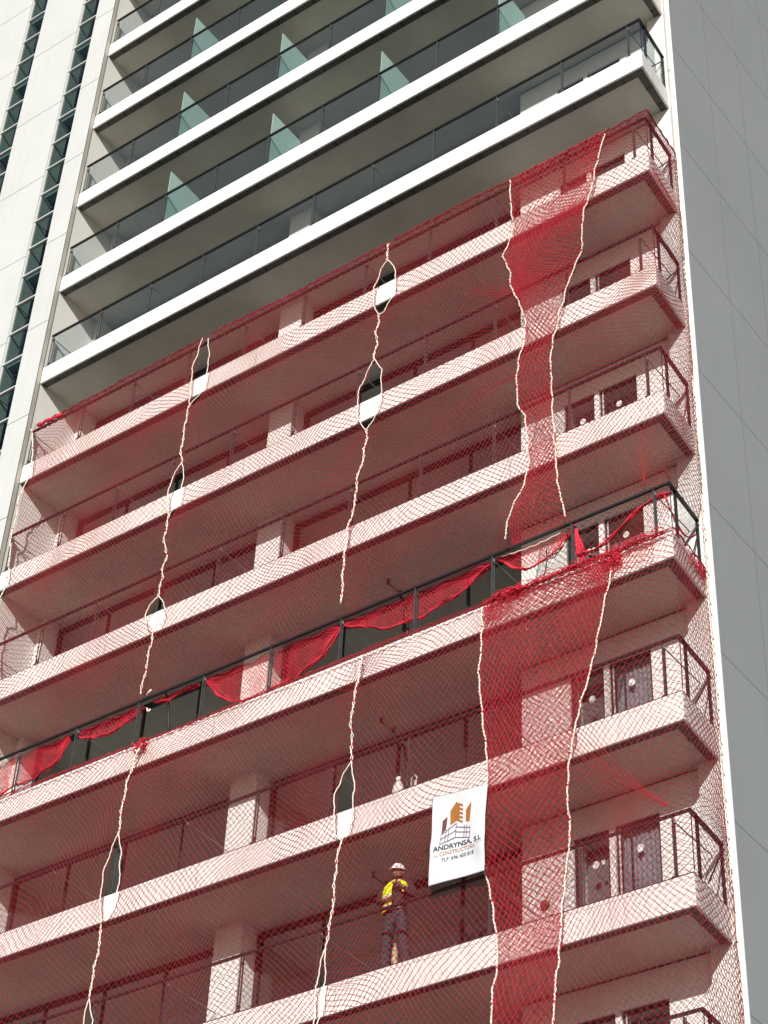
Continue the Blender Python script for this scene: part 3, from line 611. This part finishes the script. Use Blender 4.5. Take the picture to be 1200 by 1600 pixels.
# ---------------------------------------------------------------- banner
BQ=[(-4.227,-17.075),(-3.232,-17.126),(-3.212,-15.651),(-4.182,-15.569)]       # bl br tr tl (x,z)
def bwave(u,v): 
    return -.285-.012*math.sin(u*7+v*3)-.010*math.sin(v*9-u*4)-.045*math.exp(-((u-.93)**2+(v-.30)**2)/.012)*.8-.02*(1-u)*math.exp(-((v-.42)/.08)**2)+.018*math.sin(u*PI)*math.sin(v*PI)
def bpt(u,v,out=0.0):
    x=(1-v)*((1-u)*BQ[0][0]+u*BQ[1][0])+v*((1-u)*BQ[3][0]+u*BQ[2][0]); z=(1-v)*((1-u)*BQ[0][1]+u*BQ[1][1])+v*((1-u)*BQ[3][1]+u*BQ[2][1])
    x-=.018*math.sin(v*PI)*(u-.5)*.8; z-=.012*math.sin(u*PI*2+1)*(.5-v)
    return (x,bwave(u,v)-out,z)
bb=MB(); n,mv=40,56; vs=[];
for s in (0,1):
    for j in range(mv+1):
        for i in range(n+1): vs.append(bpt(i/n,j/mv,.001 if s==0 else -.002))
N=(n+1)*(mv+1); fs=[]
for j in range(mv):
    for i in range(n):
        a=j*(n+1)+i; fs.append((a,a+1,a+n+2,a+n+1)); fs.append((N+a+n+1,N+a+n+2,N+a+1,N+a))
rim=[i for i in range(n+1)]+[j*(n+1)+n for j in range(1,mv+1)]+[mv*(n+1)+i for i in range(n-1,-1,-1)]+[j*(n+1) for j in range(mv-1,0,-1)]
for a,b in zip(rim,rim[1:]+rim[:1]): fs.append((a,N+a,N+b,b))
BN=tag(link('banner',bb.add(vs,fs).mesh('banner',M['flag']),None,(0,0,ZG),True),'white cloth banner with a copper tower logo and phone number tied to the net','banner')
hm=MB()
for q in ([(i/30,.004) for i in range(31)],[(i/30,.996) for i in range(31)],[(.004,i/30) for i in range(31)],[(.996,i/30) for i in range(31)]): hm.tube([bpt(u,v,.003) for u,v in q],.006,4)
obj('seam',hm,M['flag'],BN)
tm=MB()
for u,v,du in ((.0,.42,-.13),(1.0,.62,.07),(0,.98,-.08),(1,.98,.06),(0,.02,-.07),(1,.05,.05)):
    p=Vector(bpt(u,v,.004)); tm.tube([p,p+Vector((du*.5,.03,.015)),p+Vector((du,.08,.0))],.006,4)
obj('tie',tm,M['black'],BN)
# printed matter lies on the cloth: px coordinates of the print (0..1 across, 0..1 up)
def flat(polys,out=.004): 
    m=MB()
    for poly in polys:                      # subdivide long edges so that the print follows the cloth
        m.add([bpt(u,v,out) for u,v in poly],[tuple(range(len(poly)))])
    return m
def quadgrid(a,b,c,d,nu=4,nv=8):
    out=[]
    L=lambda s,t:((1-t)*((1-s)*a[0]+s*b[0])+t*((1-s)*d[0]+s*c[0]),(1-t)*((1-s)*a[1]+s*b[1])+t*((1-s)*d[1]+s*c[1]))
    for i in range(nu):
        for j in range(nv): out.append([L(i/nu,j/nv),L((i+1)/nu,j/nv),L((i+1)/nu,(j+1)/nv),L(i/nu,(j+1)/nv)])
    return out
P=[]
P+=quadgrid((.315,.635),(.43,.672),(.43,.885),(.315,.80),3,8)            # main tower left half
P+=quadgrid((.43,.672),(.49,.653),(.49,.860),(.43,.885),2,8)
for v0 in (.648,.695,.742,.789,.836): P+=quadgrid((.49,v0-.0),(.555,v0-.022),(.555,v0+.004),(.49,v0+.028),2,1)
obj('tower_print',flat(P),M['copper'],BN)
obj('tower_print',flat(quadgrid((.62,.63),(.70,.61),(.72,.84),(.615,.765),3,8)),M['copper'],BN)
obj('tower_print',flat(quadgrid((.17,.545),(.245,.60),(.265,.745),(.18,.70),3,6)),M['brown'],BN)
def stroke(a,b,w=.008): 
    dx,dy=b[0]-a[0],(b[1]-a[1])*1.5; l=math.hypot(dx,dy); nx,ny=-dy/l*w,dx/l*w/1.5
    return quadgrid((a[0]-nx,a[1]-ny),(b[0]-nx,b[1]-ny),(b[0]+nx,b[1]+ny),(a[0]+nx,a[1]+ny),6,1)
P=[]
for t in (0,.5,1.0): P+=stroke((.17,.425+t*.12),(.43,.47+t*.185)) if t<1 else []
for t in (0.0,.4,.75): P+=stroke((.43,.475+t*.17),(.715,.425+t*.15))
P+=stroke((.17,.425),(.43,.475)); P+=stroke((.17,.49),(.43,.56)); P+=stroke((.17,.545),(.43,.645))
for x,a,b in ((.17,.42,.55),(.25,.435,.60),(.30,.445,.62),(.43,.47,.65),(.60,.45,.595),(.645,.44,.585),(.715,.42,.56)): P+=stroke((x,a),(x,b),.006)
obj('frame_print',flat(P,.005),M['line'],BN)
obj('rule_print',flat(stroke((.055,.300),(.145,.302),.004)+stroke((.845,.335),(.955,.340),.004)),M['gold'],BN)
def letters(name,body,u0,u1,v,h,mname,thick=.0,slope=0):
    c=bpy.data.curves.new('lettering','FONT'); c.body=body; c.size=1; c.offset=thick; c.resolution_u=3
    o=bpy.data.objects.new('tmp',c); COL.objects.link(o); dg=bpy.context.evaluated_depsgraph_get(); me=bpy.data.meshes.new_from_object(o.evaluated_get(dg)); bpy.data.objects.remove(o)
    co=np.array([tuple(q.co) for q in me.vertices]); mn,mx=co.min(0),co.max(0)
    for q in me.vertices:
        s=(q.co.x-mn[0])/(mx[0]-mn[0]); t=(q.co.y-mn[1])/(mx[1]-mn[1]); q.co=Vector(bpt(u0+(u1-u0)*s,v+h*t+slope*s,.005))
    me.materials.clear(); me.materials.append(M[mname]); me.name=name
    return link('lettering',me,BN)
letters('lettering','ANDRYNSA, S.L',.055,.945,.345,.066,'navy',.024,.004)
letters('lettering','CONSTRUCTORA',.175,.815,.290,.045,'gold',.014,.012)
letters('lettering','TLF. 696 450 818',.215,.785,.222,.042,'navy',.012,.012)

# ---------------------------------------------------------------- the worker
PB=Vector((-5.42,.54,ZG-18+.18)); FACE=math.radians(12)
R=empty('person',PB); R.rotation_euler=(0,0,FACE); R.scale=(1.10,1.06,1.05)
tag(R,'worker in white helmet and open yellow vest standing behind the balcony rail','person')
def skinned(name,chains,mats,parent,sub=2,root=0):
    verts=[];edges=[];rad=[]
    idx={}
    for ch in chains:
        prev=None
        for p in ch:
            key=tuple(round(q,4) for q in p[:3])
            if key not in idx:
                idx[key]=len(verts); verts.append(p[:3]); r=p[3]; rad.append(r if isinstance(r,tuple) else (r,r))
            if prev is not None and prev!=idx[key]: edges.append((prev,idx[key]))
            prev=idx[key]
    me=bpy.data.meshes.new(name); me.from_pydata(verts,edges,[]); o=bpy.data.objects.new('tmp',me); COL.objects.link(o)
    md=o.modifiers.new('s','SKIN'); md.use_smooth_shade=True; md.branch_smoothing=.4
    for i,r in enumerate(rad): me.skin_vertices[0].data[i].radius=r; me.skin_vertices[0].data[i].use_root=(i==root)
    sb_=o.modifiers.new('b','SUBSURF'); sb_.levels=sub; sb_.render_levels=sub
    dg=bpy.context.evaluated_depsgraph_get(); out=bpy.data.meshes.new_from_object(o.evaluated_get(dg)); bpy.data.objects.remove(o)
    out.name=name; out.materials.clear()
    for m in mats: out.materials.append(m)
    if name in ('trousers','jacket'):
        for v in out.vertices:
            x,y,z=v.co; k=.0055*math.sin(z*52+x*38+y*20)*math.sin(x*31-z*17)+.004*math.sin(z*95-x*60); v.co=v.co+v.normal*k
    return out
# local frame: x to the viewer's right, -y towards the viewer
HIPL,HIPR=(-.085,0,.90),(.085,0,.90)
KL,KR=(-.125,-.03,.50),(.125,-.035,.50); AL,AR=(-.150,.02,.09),(.155,.02,.09)
SHL,SHR=(-.185,.01,1.43),(.185,.01,1.43)
ELL,WRL=(-.265,-.035,1.165),(-.10,-.185,1.135)
ELR,WRR=(.285,-.05,1.185),(.115,-.17,1.345)
def hand(w,d,up,sgn,curl):
    """five finger chains rooted in the palm: w wrist, d forward, up knuckle-row axis"""
    w=Vector(w);d=Vector(d).normalized();a=Vector(up).normalized();nrm=d.cross(a).normalized()*sgn; ch=[]
    palm=w+d*.075
    ch.append([(*w,.026),(*(w+d*.03),(.03,.018)),(*palm,(.036,.015))])
    for i,(o_,L) in enumerate(((-.030,.066),(-.011,.076),(.009,.071),(.027,.056))):
        k=palm+a*o_; p1=k+d*L*.45+nrm*L*.12*curl; p2=p1+(d*.75+nrm*.65*curl)*L*.32; p3=p2+(d*.35+nrm*.9*curl)*L*.28
        ch.append([(*palm,(.036,.015)),(*(k+d*.006),.0100),(*p1,.0090),(*p2,.0082),(*p3,.0068)])
    t0=w+d*.028-a*.030; t1=t0-a*.026+d*.022+nrm*.012; t2=t1+d*.026+nrm*.016
    ch.append([(*(w+d*.03),(.03,.018)),(*t0,.0125),(*t1,.0110),(*t2,.0085)])
    return ch
neck=(0,-.005,1.50); head=(.01,-.02,1.635)
body=[[(0,0,.98,(.135,.095)),(0,0,1.12,(.125,.09)),(0,-.005,1.30,(.15,.10)),(0,0,1.42,(.10,.075)),(*neck,.052),(.004,-.01,1.545,.050)],
 [(0,0,.98,(.135,.095)),(*HIPL,.085),(*KL,.058),(*AL,.040),(-.155,-.07,.045,(.038,.026)),(-.16,-.16,.03,(.036,.02))],
 [(0,0,.98,(.135,.095)),(*HIPR,.085),(*KR,.058),(*AR,.040),(.165,-.07,.045,(.038,.026)),(.18,-.155,.03,(.036,.02))],
 [(0,0,1.42,(.10,.075)),(*SHL,.058),(*ELL,.043),(*WRL,.028)],[(0,0,1.42,(.10,.075)),(*SHR,.058),(*ELR,.043),(*WRR,.028)]]
body+=hand(WRL,(.85,-.15,.02),(0,.25,1),1,.8); body+=hand(WRR,(-.75,-.1,.55),(.5,.2,.8),1,.9)
bm=skinned('body',body,[M['skin']],R)
def headmesh():
    """sculpted head: rings from chin to crown with nose, brow, eye sockets, mouth and ears"""
    m=MB(); nr,ns=26,32; vs=[]
    for j in range(nr+1):
        t=j/nr; z=-.125+.235*t
        prof=[(-.125,.030,.040),(-.115,.046,.060),(-.085,.060,.080),(-.04,.068,.090),(0,.073,.095),(.04,.076,.098),(.075,.070,.090),(.10,.045,.058),(.11,.004,.005)]
        zz=[p[0] for p in prof]; rx=float(np.interp(z,zz,[p[1] for p in prof])); ry=float(np.interp(z,zz,[p[2] for p in prof]))
        for i in range(ns):
            a=2*PI*i/ns; x=rx*math.sin(a); y=-ry*math.cos(a)*(1.0 if math.cos(a)>0 else 1.05)
            f=max(0,math.cos(a)); ax=math.sin(a)*rx
            y-= .030*math.exp(-((ax)/.012)**2-((z+.035)/.018)**2)*f + .016*math.exp(-((ax)/.010)**2-((z+.008)/.022)**2)*f          # nose
            y+= .012*(math.exp(-((ax-.031)/.013)**2)+math.exp(-((ax+.031)/.013)**2))*math.exp(-((z+.005)/.012)**2)*f            # sockets
            y-= .007*math.exp(-((z-.022)/.012)**2)*f*math.exp(-(ax/.045)**2)                                                     # brow
            y-= .006*math.exp(-((z+.072)/.009)**2)*math.exp(-(ax/.02)**2)*f - .006*math.exp(-((z+.079)/.003)**2)*math.exp(-(ax/.022)**2)*f
            y-= .008*math.exp(-((z+.112)/.012)**2)*math.exp(-(ax/.02)**2)*f
            vs.append((x,y,z))
    fs=[(j*ns+i,j*ns+(i+1)%ns,(j+1)*ns+(i+1)%ns,(j+1)*ns+i) for j in range(nr) for i in range(ns)]
    fs.append(tuple(range(ns-1,-1,-1))); fs.append(tuple(nr*ns+i for i in range(ns)))
    m.add(vs,fs)
    for s in (-1,1):                                                   # ears
        m.tube([(s*.070,.012,-.032),(s*.080,.016,-.020),(s*.084,.022,.0),(s*.082,.020,.018),(s*.072,.010,.022)],[.008,.010,.010,.009,.006],6)
    return m
TI=Matrix.Rotation(math.radians(10),4,'X')@Matrix.Rotation(math.radians(-14),4,'Z')
HM=Matrix.Translation((head[0],head[1]-.01,head[2]))@TI
hmesh=headmesh().mesh('h',M['skin']); hmesh.transform(HM)
import bmesh
bmm=bmesh.new(); bmm.from_mesh(bm); bmm.from_mesh(hmesh); bmm.to_mesh(bm); bmm.free()
link('body',bm,R,smooth=True)
def hchild(name,mb,mats,par=R): 
    me=mb.mesh(name,mats); me.transform(HM); return link(name,me,par,smooth=True)
e=MB()
for s in (-1,1):
    e.add([(s*.031+.009*math.sin(t)*math.cos(p),-.083-.006*math.cos(t),-.005+.006*math.sin(t)*math.sin(p)) for t in (.5,1.0,1.5) for p in np.linspace(0,2*PI,8,endpoint=False)],
       [(j*8+i,j*8+(i+1)%8,j*8+8+(i+1)%8,j*8+8+i) for j in range(2) for i in range(8)]+[tuple(range(8))],0)
hchild('eyes',e,M['shirt'])
bd=MB(); nb=20; vs=[]
for j in range(6):
    z=-.132+.072*j/5; 
    for i in range(nb+1):
        a=-1.75+3.5*i/nb; k=float(np.interp(z,[-.135,-.115,-.085,-.04],[.036,.053,.066,.073])); ky=float(np.interp(z,[-.135,-.115,-.085,-.04],[.052,.074,.090,.095]))
        low=(.5+.5*math.cos(a))*.018*(j==5); vs.append((k*math.sin(a)*1.03,-ky*math.cos(a)*1.03-.004,z-low*1.2))
bd.add(vs,[(j*(nb+1)+i,j*(nb+1)+i+1,(j+1)*(nb+1)+i+1,(j+1)*(nb+1)+i) for j in range(5) for i in range(nb)])
hchild('beard',bd,M['hair'])
hh=MB(); vs=[]; nr,ns=9,24
for j in range(nr+1):
    t=j/nr*PI/2
    for i in range(ns):
        a=2*PI*i/ns; ridge=1+.035*math.exp(-(math.sin(a)/.25)**2)*math.sin(t+.3); vs.append((.098*math.cos(t)*math.sin(a),-.122*math.cos(t)*math.cos(a)+.006,.040+.108*math.sin(t)*ridge))
hh.add(vs,[(j*ns+i,j*ns+(i+1)%ns,(j+1)*ns+(i+1)%ns,(j+1)*ns+i) for j in range(nr) for i in range(ns)])
hh.tube([(.100*math.sin(a),-.124*math.cos(a)+.006,.038) for a in np.linspace(0,2*PI,25)],.006,5)
HEL=hchild('helmet',hh,M['helmet'])
pk=MB(); vs=[]
for j in range(2):
    for s in range(2):
        for i in range(13):
            a=-1.15+2.3*i/12; ext=.0 if j==0 else .052*math.cos(a*1.1); vs.append((.100*math.sin(a),-(.122+ext)*math.cos(a)+.006,.040-.012*j+.006*s))
q=lambda j,s,i:(j*2+s)*13+i
pk.add(vs,[(q(0,1,i),q(0,1,i+1),q(1,1,i+1),q(1,1,i)) for i in range(12)]+[(q(0,0,i),q(1,0,i),q(1,0,i+1),q(0,0,i+1)) for i in range(12)]+[(q(1,0,i),q(1,1,i),q(1,1,i+1),q(1,0,i+1)) for i in range(12)])
me=pk.mesh('peak',M['helmet']); me.transform(HM); link('peak',me,HEL)
# clothes
tro=[[(0,0,.99,(.152,.112)),(0,0,1.06,(.148,.108))],
 [(0,0,.99,(.152,.112)),(-.088,0,.88,(.100,.105)),(-.126,-.025,.52,(.083,.085)),(-.150,.015,.22,(.078,.082)),(-.153,.012,.075,(.080,.085))],
 [(0,0,.99,(.152,.112)),(.088,0,.88,(.100,.105)),(.126,-.030,.52,(.083,.085)),(.152,.015,.22,(.078,.082)),(.157,.012,.075,(.080,.085))]]
link('trousers',skinned('trousers',tro,[M['jeans']],R),R,smooth=True)
jk=[[(0,0,1.0,(.160,.118)),(0,0,1.14,(.150,.112)),(0,-.005,1.30,(.170,.122)),(0,.004,1.43,(.115,.092)),(0,.0,1.485,.068)],
 [(0,.004,1.43,(.115,.092)),(SHL[0],SHL[1],SHL[2],.078),(ELL[0],ELL[1],ELL[2],.062),(WRL[0]-.035,WRL[1]+.03,WRL[2]+.002,.045)],
 [(0,.004,1.43,(.115,.092)),(SHR[0],SHR[1],SHR[2],.078),(ELR[0],ELR[1],ELR[2],.062),(WRR[0]+.035,WRR[1]+.02,WRR[2]-.03,.045)]]
link('jacket',skinned('jacket',jk,[M['jacket']],R),R,smooth=True)
def vestside(s,zlo,gap):
    m=MB(); nz,na=16,18; vs=[]
    for j in range(nz+1):
        z=zlo+(1.50-zlo)*j/nz
        rx=float(np.interp(z,[.95,1.12,1.30,1.40,1.46,1.50],[.215,.208,.222,.200,.150,.10])); ry=float(np.interp(z,[.95,1.12,1.30,1.40,1.46,1.50],[.168,.162,.172,.150,.118,.085]))
        a0=gap if z<1.30 else gap-.10*(z-1.30)/.2
        for i in range(na+1):
            t=i/na; a=s*(a0+(PI-a0)*t); arm=0
            vs.append((rx*math.sin(a)+.004*math.sin(z*60+i),-ry*math.cos(a)+.004*math.sin(z*45+i*.7),z))
    fs=[]
    for j in range(nz):
        z=zlo+(1.50-zlo)*(j+.5)/nz
        for i in range(na):
            a=gap+(PI-gap)*(i+.5)/na
            if z>1.24 and 1.18<a<1.95: continue             # arm hole
            fs.append((j*(na+1)+i,j*(na+1)+i+1,(j+1)*(na+1)+i+1,(j+1)*(na+1)+i))
    return m.add(vs,fs)
VL=link('vest',vestside(-1,.97,.06).mesh('vest',M['vest']),R,smooth=True)
VR=link('vest',vestside(1,1.25,.62).mesh('vest',M['vest']),R,smooth=True)
for s,par,zz,gp_ in ((-1,VL,(1.035,1.20),.06),(1,VR,(),.62)):
    m=MB()
    for z in zz:
        rx=float(np.interp(z,[.95,1.12,1.30],[.220,.213,.227])); ry=float(np.interp(z,[.95,1.12,1.30],[.174,.168,.178])); vs=[]
        for j in range(2):
            for i in range(15):
                a=s*(gp_+(1.15-gp_)*i/14 if z>1.24 else gp_+(PI-gp_)*i/14); vs.append((rx*math.sin(a),-ry*math.cos(a),z-.022+.044*j))
        m.add(vs,[(i,i+1,16+i,15+i) for i in range(14)])
    obj('reflective_band',m,M['refl'],par)
sc=MB(); sc.tube([(-.055,-.085,1.47),(-.03,-.115,1.44),(.0,-.122,1.425),(.045,-.118,1.445),(.075,-.09,1.475)],[.014,.017,.018,.017,.013],7); sc.tube([(.0,-.122,1.43),(.03,-.135,1.40),(.06,-.13,1.41)],[.014,.015,.010],6)
obj('collar',sc,M['shirt'],R,smooth=True)
for s,x,y in ((-1,-.155,-.045),(1,.165,-.045)):
    m=MB(); m.tube([(x,.055,.10),(x,.05,.05),(x+s*.003,-.02,.045),(x+s*.012,-.10,.04),(x+s*.018,-.145,.034)],[.052,.056,.055,.050,.034],10); m.box(x-.045,x+.052,-.15,.10,0,.018)
    obj('boot',m,M['boot'],R,smooth=False)
bl=MB(); bl.prism([(.156*math.sin(a),-.116*math.cos(a)) for a in np.linspace(0,2*PI,20,endpoint=False)],1.00,1.04); bl.box(-.20,-.155,-.05,.03,.90,1.02)
obj('tool_belt',bl,M['black'],R)

# ---------------------------------------------------------------- small things on the balconies
def lathe(mb,prof,c,n=14,mi=0):
    vs=[(c[0]+r*math.cos(2*PI*i/n),c[1]+r*math.sin(2*PI*i/n),c[2]+z) for r,z in prof for i in range(n)]; k=len(prof)
    return mb.add(vs,[(j*n+i,j*n+(i+1)%n,(j+1)*n+(i+1)%n,(j+1)*n+i) for j in range(k-1) for i in range(n)]+[tuple(range(n-1,-1,-1)),tuple((k-1)*n+i for i in range(n))],mi)
FL=.18
m=MB(); lathe(m,[(.045,0),(.05,.02),(.048,.25),(.042,.33),(.02,.37),(.018,.40)],(0,0,0)); o=obj('canister',m,M['bottle'],None,(-5.33,.42,ZG-18+FL),True); tag(o,'tan canister standing between the boots of the worker','canister')
m=MB(); lathe(m,[(.024,0),(.024,.035)],(0,0,.395)); obj('cap',m,M['bottlecap'],o)
m=MB(); prof=[(.08,0),(.10,.05),(.105,.16),(.085,.27),(.04,.33),(.03,.35),(.045,.40),(.035,.42)]; lathe(m,prof,(0,0,0),18)
for i,v in enumerate(m.v): k=1+.12*math.sin(v[0]*60+v[2]*25); m.v[i]=(v[0]*k,v[1]*k*.8,v[2])
o=obj('sack',m,M['sack'],None,(-5.40,.42,ZG-15+FL),True); tag(o,'white tied sack on the balcony slab edge above the banner','sack')
m=MB(); lathe(m,[(.05,0),(.055,.03),(.055,.22),(.05,.24)],(0,0,0),14); m.tube([(-.05,0,.22),(-.04,0,.32),(.02,0,.36),(.06,0,.30),(.055,0,.22)],.012,6)
o=obj('paint_pot',m,M['sack'],None,(-5.10,.42,ZG-15+FL),True); tag(o,'small pale pot with a bent handle beside the white sack','pot')
def hose(pts,r,label,name='hose',mt='black'):
    m=MB(); m.tube(pts,r,8); o=obj(name,m,M[mt],None,(0,0,ZG),True); return tag(o,label,'hose')
hose([(-5.29,.10,-10.98),(-5.29,.20,-11.05),(-5.29,.31,-11.35),(-5.25,.30,-11.6),(-5.30,.28,-11.80)],.022,'black hose hanging down behind the bare railing left of the wide red swag')
hose([(-10.57,.10,-10.98),(-10.58,.2,-11.04),(-10.60,.32,-11.5),(-10.57,.30,-11.80)],.020,'black hose hanging behind the bare railing below the leftmost rope')
hose([(-5.16,.10,-13.95),(-5.17,.25,-14.05),(-5.20,.38,-14.4),(-5.24,.42,-14.6),(-5.20,.45,-14.80)],.028,'black hose draped from the rail behind the white sack')
for (x,y0,z0,pts,lab) in ((-2.35,.09,-11.6,[(0,0,.32),(.01,.0,.1),(-.03,.02,-.06),(-.08,.03,-.20)],'thin black cord dangling in front of the white wall by the red tail of net'),):
    m=MB(); m.tube([(x+a,y0+b,z0+c) for a,b,c in pts],.012,6); tag(obj('cord',m,M['black'],None,(0,0,ZG),True),lab,'cord')
for i,(x,z,pts) in enumerate(((-10.92,-10.98,[(0,0,0),(.07,-.02,.03),(.13,-.02,.07)]),(-11.0,-11.2,[(0,0,.05),(.02,0,-.02),(.06,0,-.04),(.09,0,.0)]))):
    m=MB(); m.tube([(x+a,-.03+b if i==0 else .11,z+c) for a,b,c in pts],.018,7); o=obj('rope_end',m,M['rope'],None,(0,0,ZG),True)
    tag(o,('short white rope end resting on the bare handrail near the left' if i==0 else 'white hooked rope end hanging just under the bare handrail'),'rope')
m=MB(); lathe(m,[(.055,-.04),(.075,-.02),(.075,.02),(.055,.04)],(0,0,0),14)
for i,v in enumerate(m.v): m.v[i]=(v[0],v[2],v[1])
o=obj('vent_cap',m,M['rust'],B,(-3.177,1.235,ZG-16.97),True)

# ---------------------------------------------------------------- light, sky, camera
SUN=Vector((.48,-1,.46)).normalized()
l=bpy.data.lights.new('sun','SUN'); l.energy=SUNE; l.angle=math.radians(.53); l.color=(1,.968,.915)
o=bpy.data.objects.new('sun',l); COL.objects.link(o); o.rotation_euler=(-SUN).to_track_quat('-Z','Y').to_euler(); o.location=(30,-60,60)
w=bpy.data.worlds.new('World'); S.world=w; w.use_nodes=True; nt=w.node_tree; bg=nt.nodes['Background']
sky=nt.nodes.new('ShaderNodeTexSky'); sky.sky_type='NISHITA'; sky.sun_disc=False; sky.sun_elevation=math.asin(SUN.z); sky.sun_rotation=math.atan2(SUN.x,SUN.y)
nt.links.new(sky.outputs[0],bg.inputs[0]); bg.inputs[1].default_value=SKYS
S.view_settings.view_transform='Standard'; S.view_settings.look='None'; S.view_settings.exposure=EXPO; S.view_settings.gamma=1; S.view_settings.use_curve_mapping=False
cd=bpy.data.cameras.new('camera'); cam=bpy.data.objects.new('camera',cd); COL.objects.link(cam); S.camera=cam
F_,YAW,PIT,ROL=CAM[:4]; cd.sensor_fit='VERTICAL'; cd.sensor_height=36; cd.sensor_width=27; cd.lens=F_/1600*36; cd.clip_start=.1; cd.clip_end=3000
f=Vector((math.sin(YAW)*math.cos(PIT),math.cos(YAW)*math.cos(PIT),math.sin(PIT))); r=Vector((math.cos(YAW),-math.sin(YAW),0)); u=r.cross(f)
r2=r*math.cos(ROL)+u*math.sin(ROL); u2=-r*math.sin(ROL)+u*math.cos(ROL)
cam.matrix_world=Matrix(((r2.x,u2.x,-f.x,CAM[4]),(r2.y,u2.y,-f.y,CAM[5]),(r2.z,u2.z,-f.z,CAM[6]+ZG),(0,0,0,1)))
S.cycles.max_bounces=8; S.cycles.transparent_max_bounces=16; S.cycles.use_denoising=True
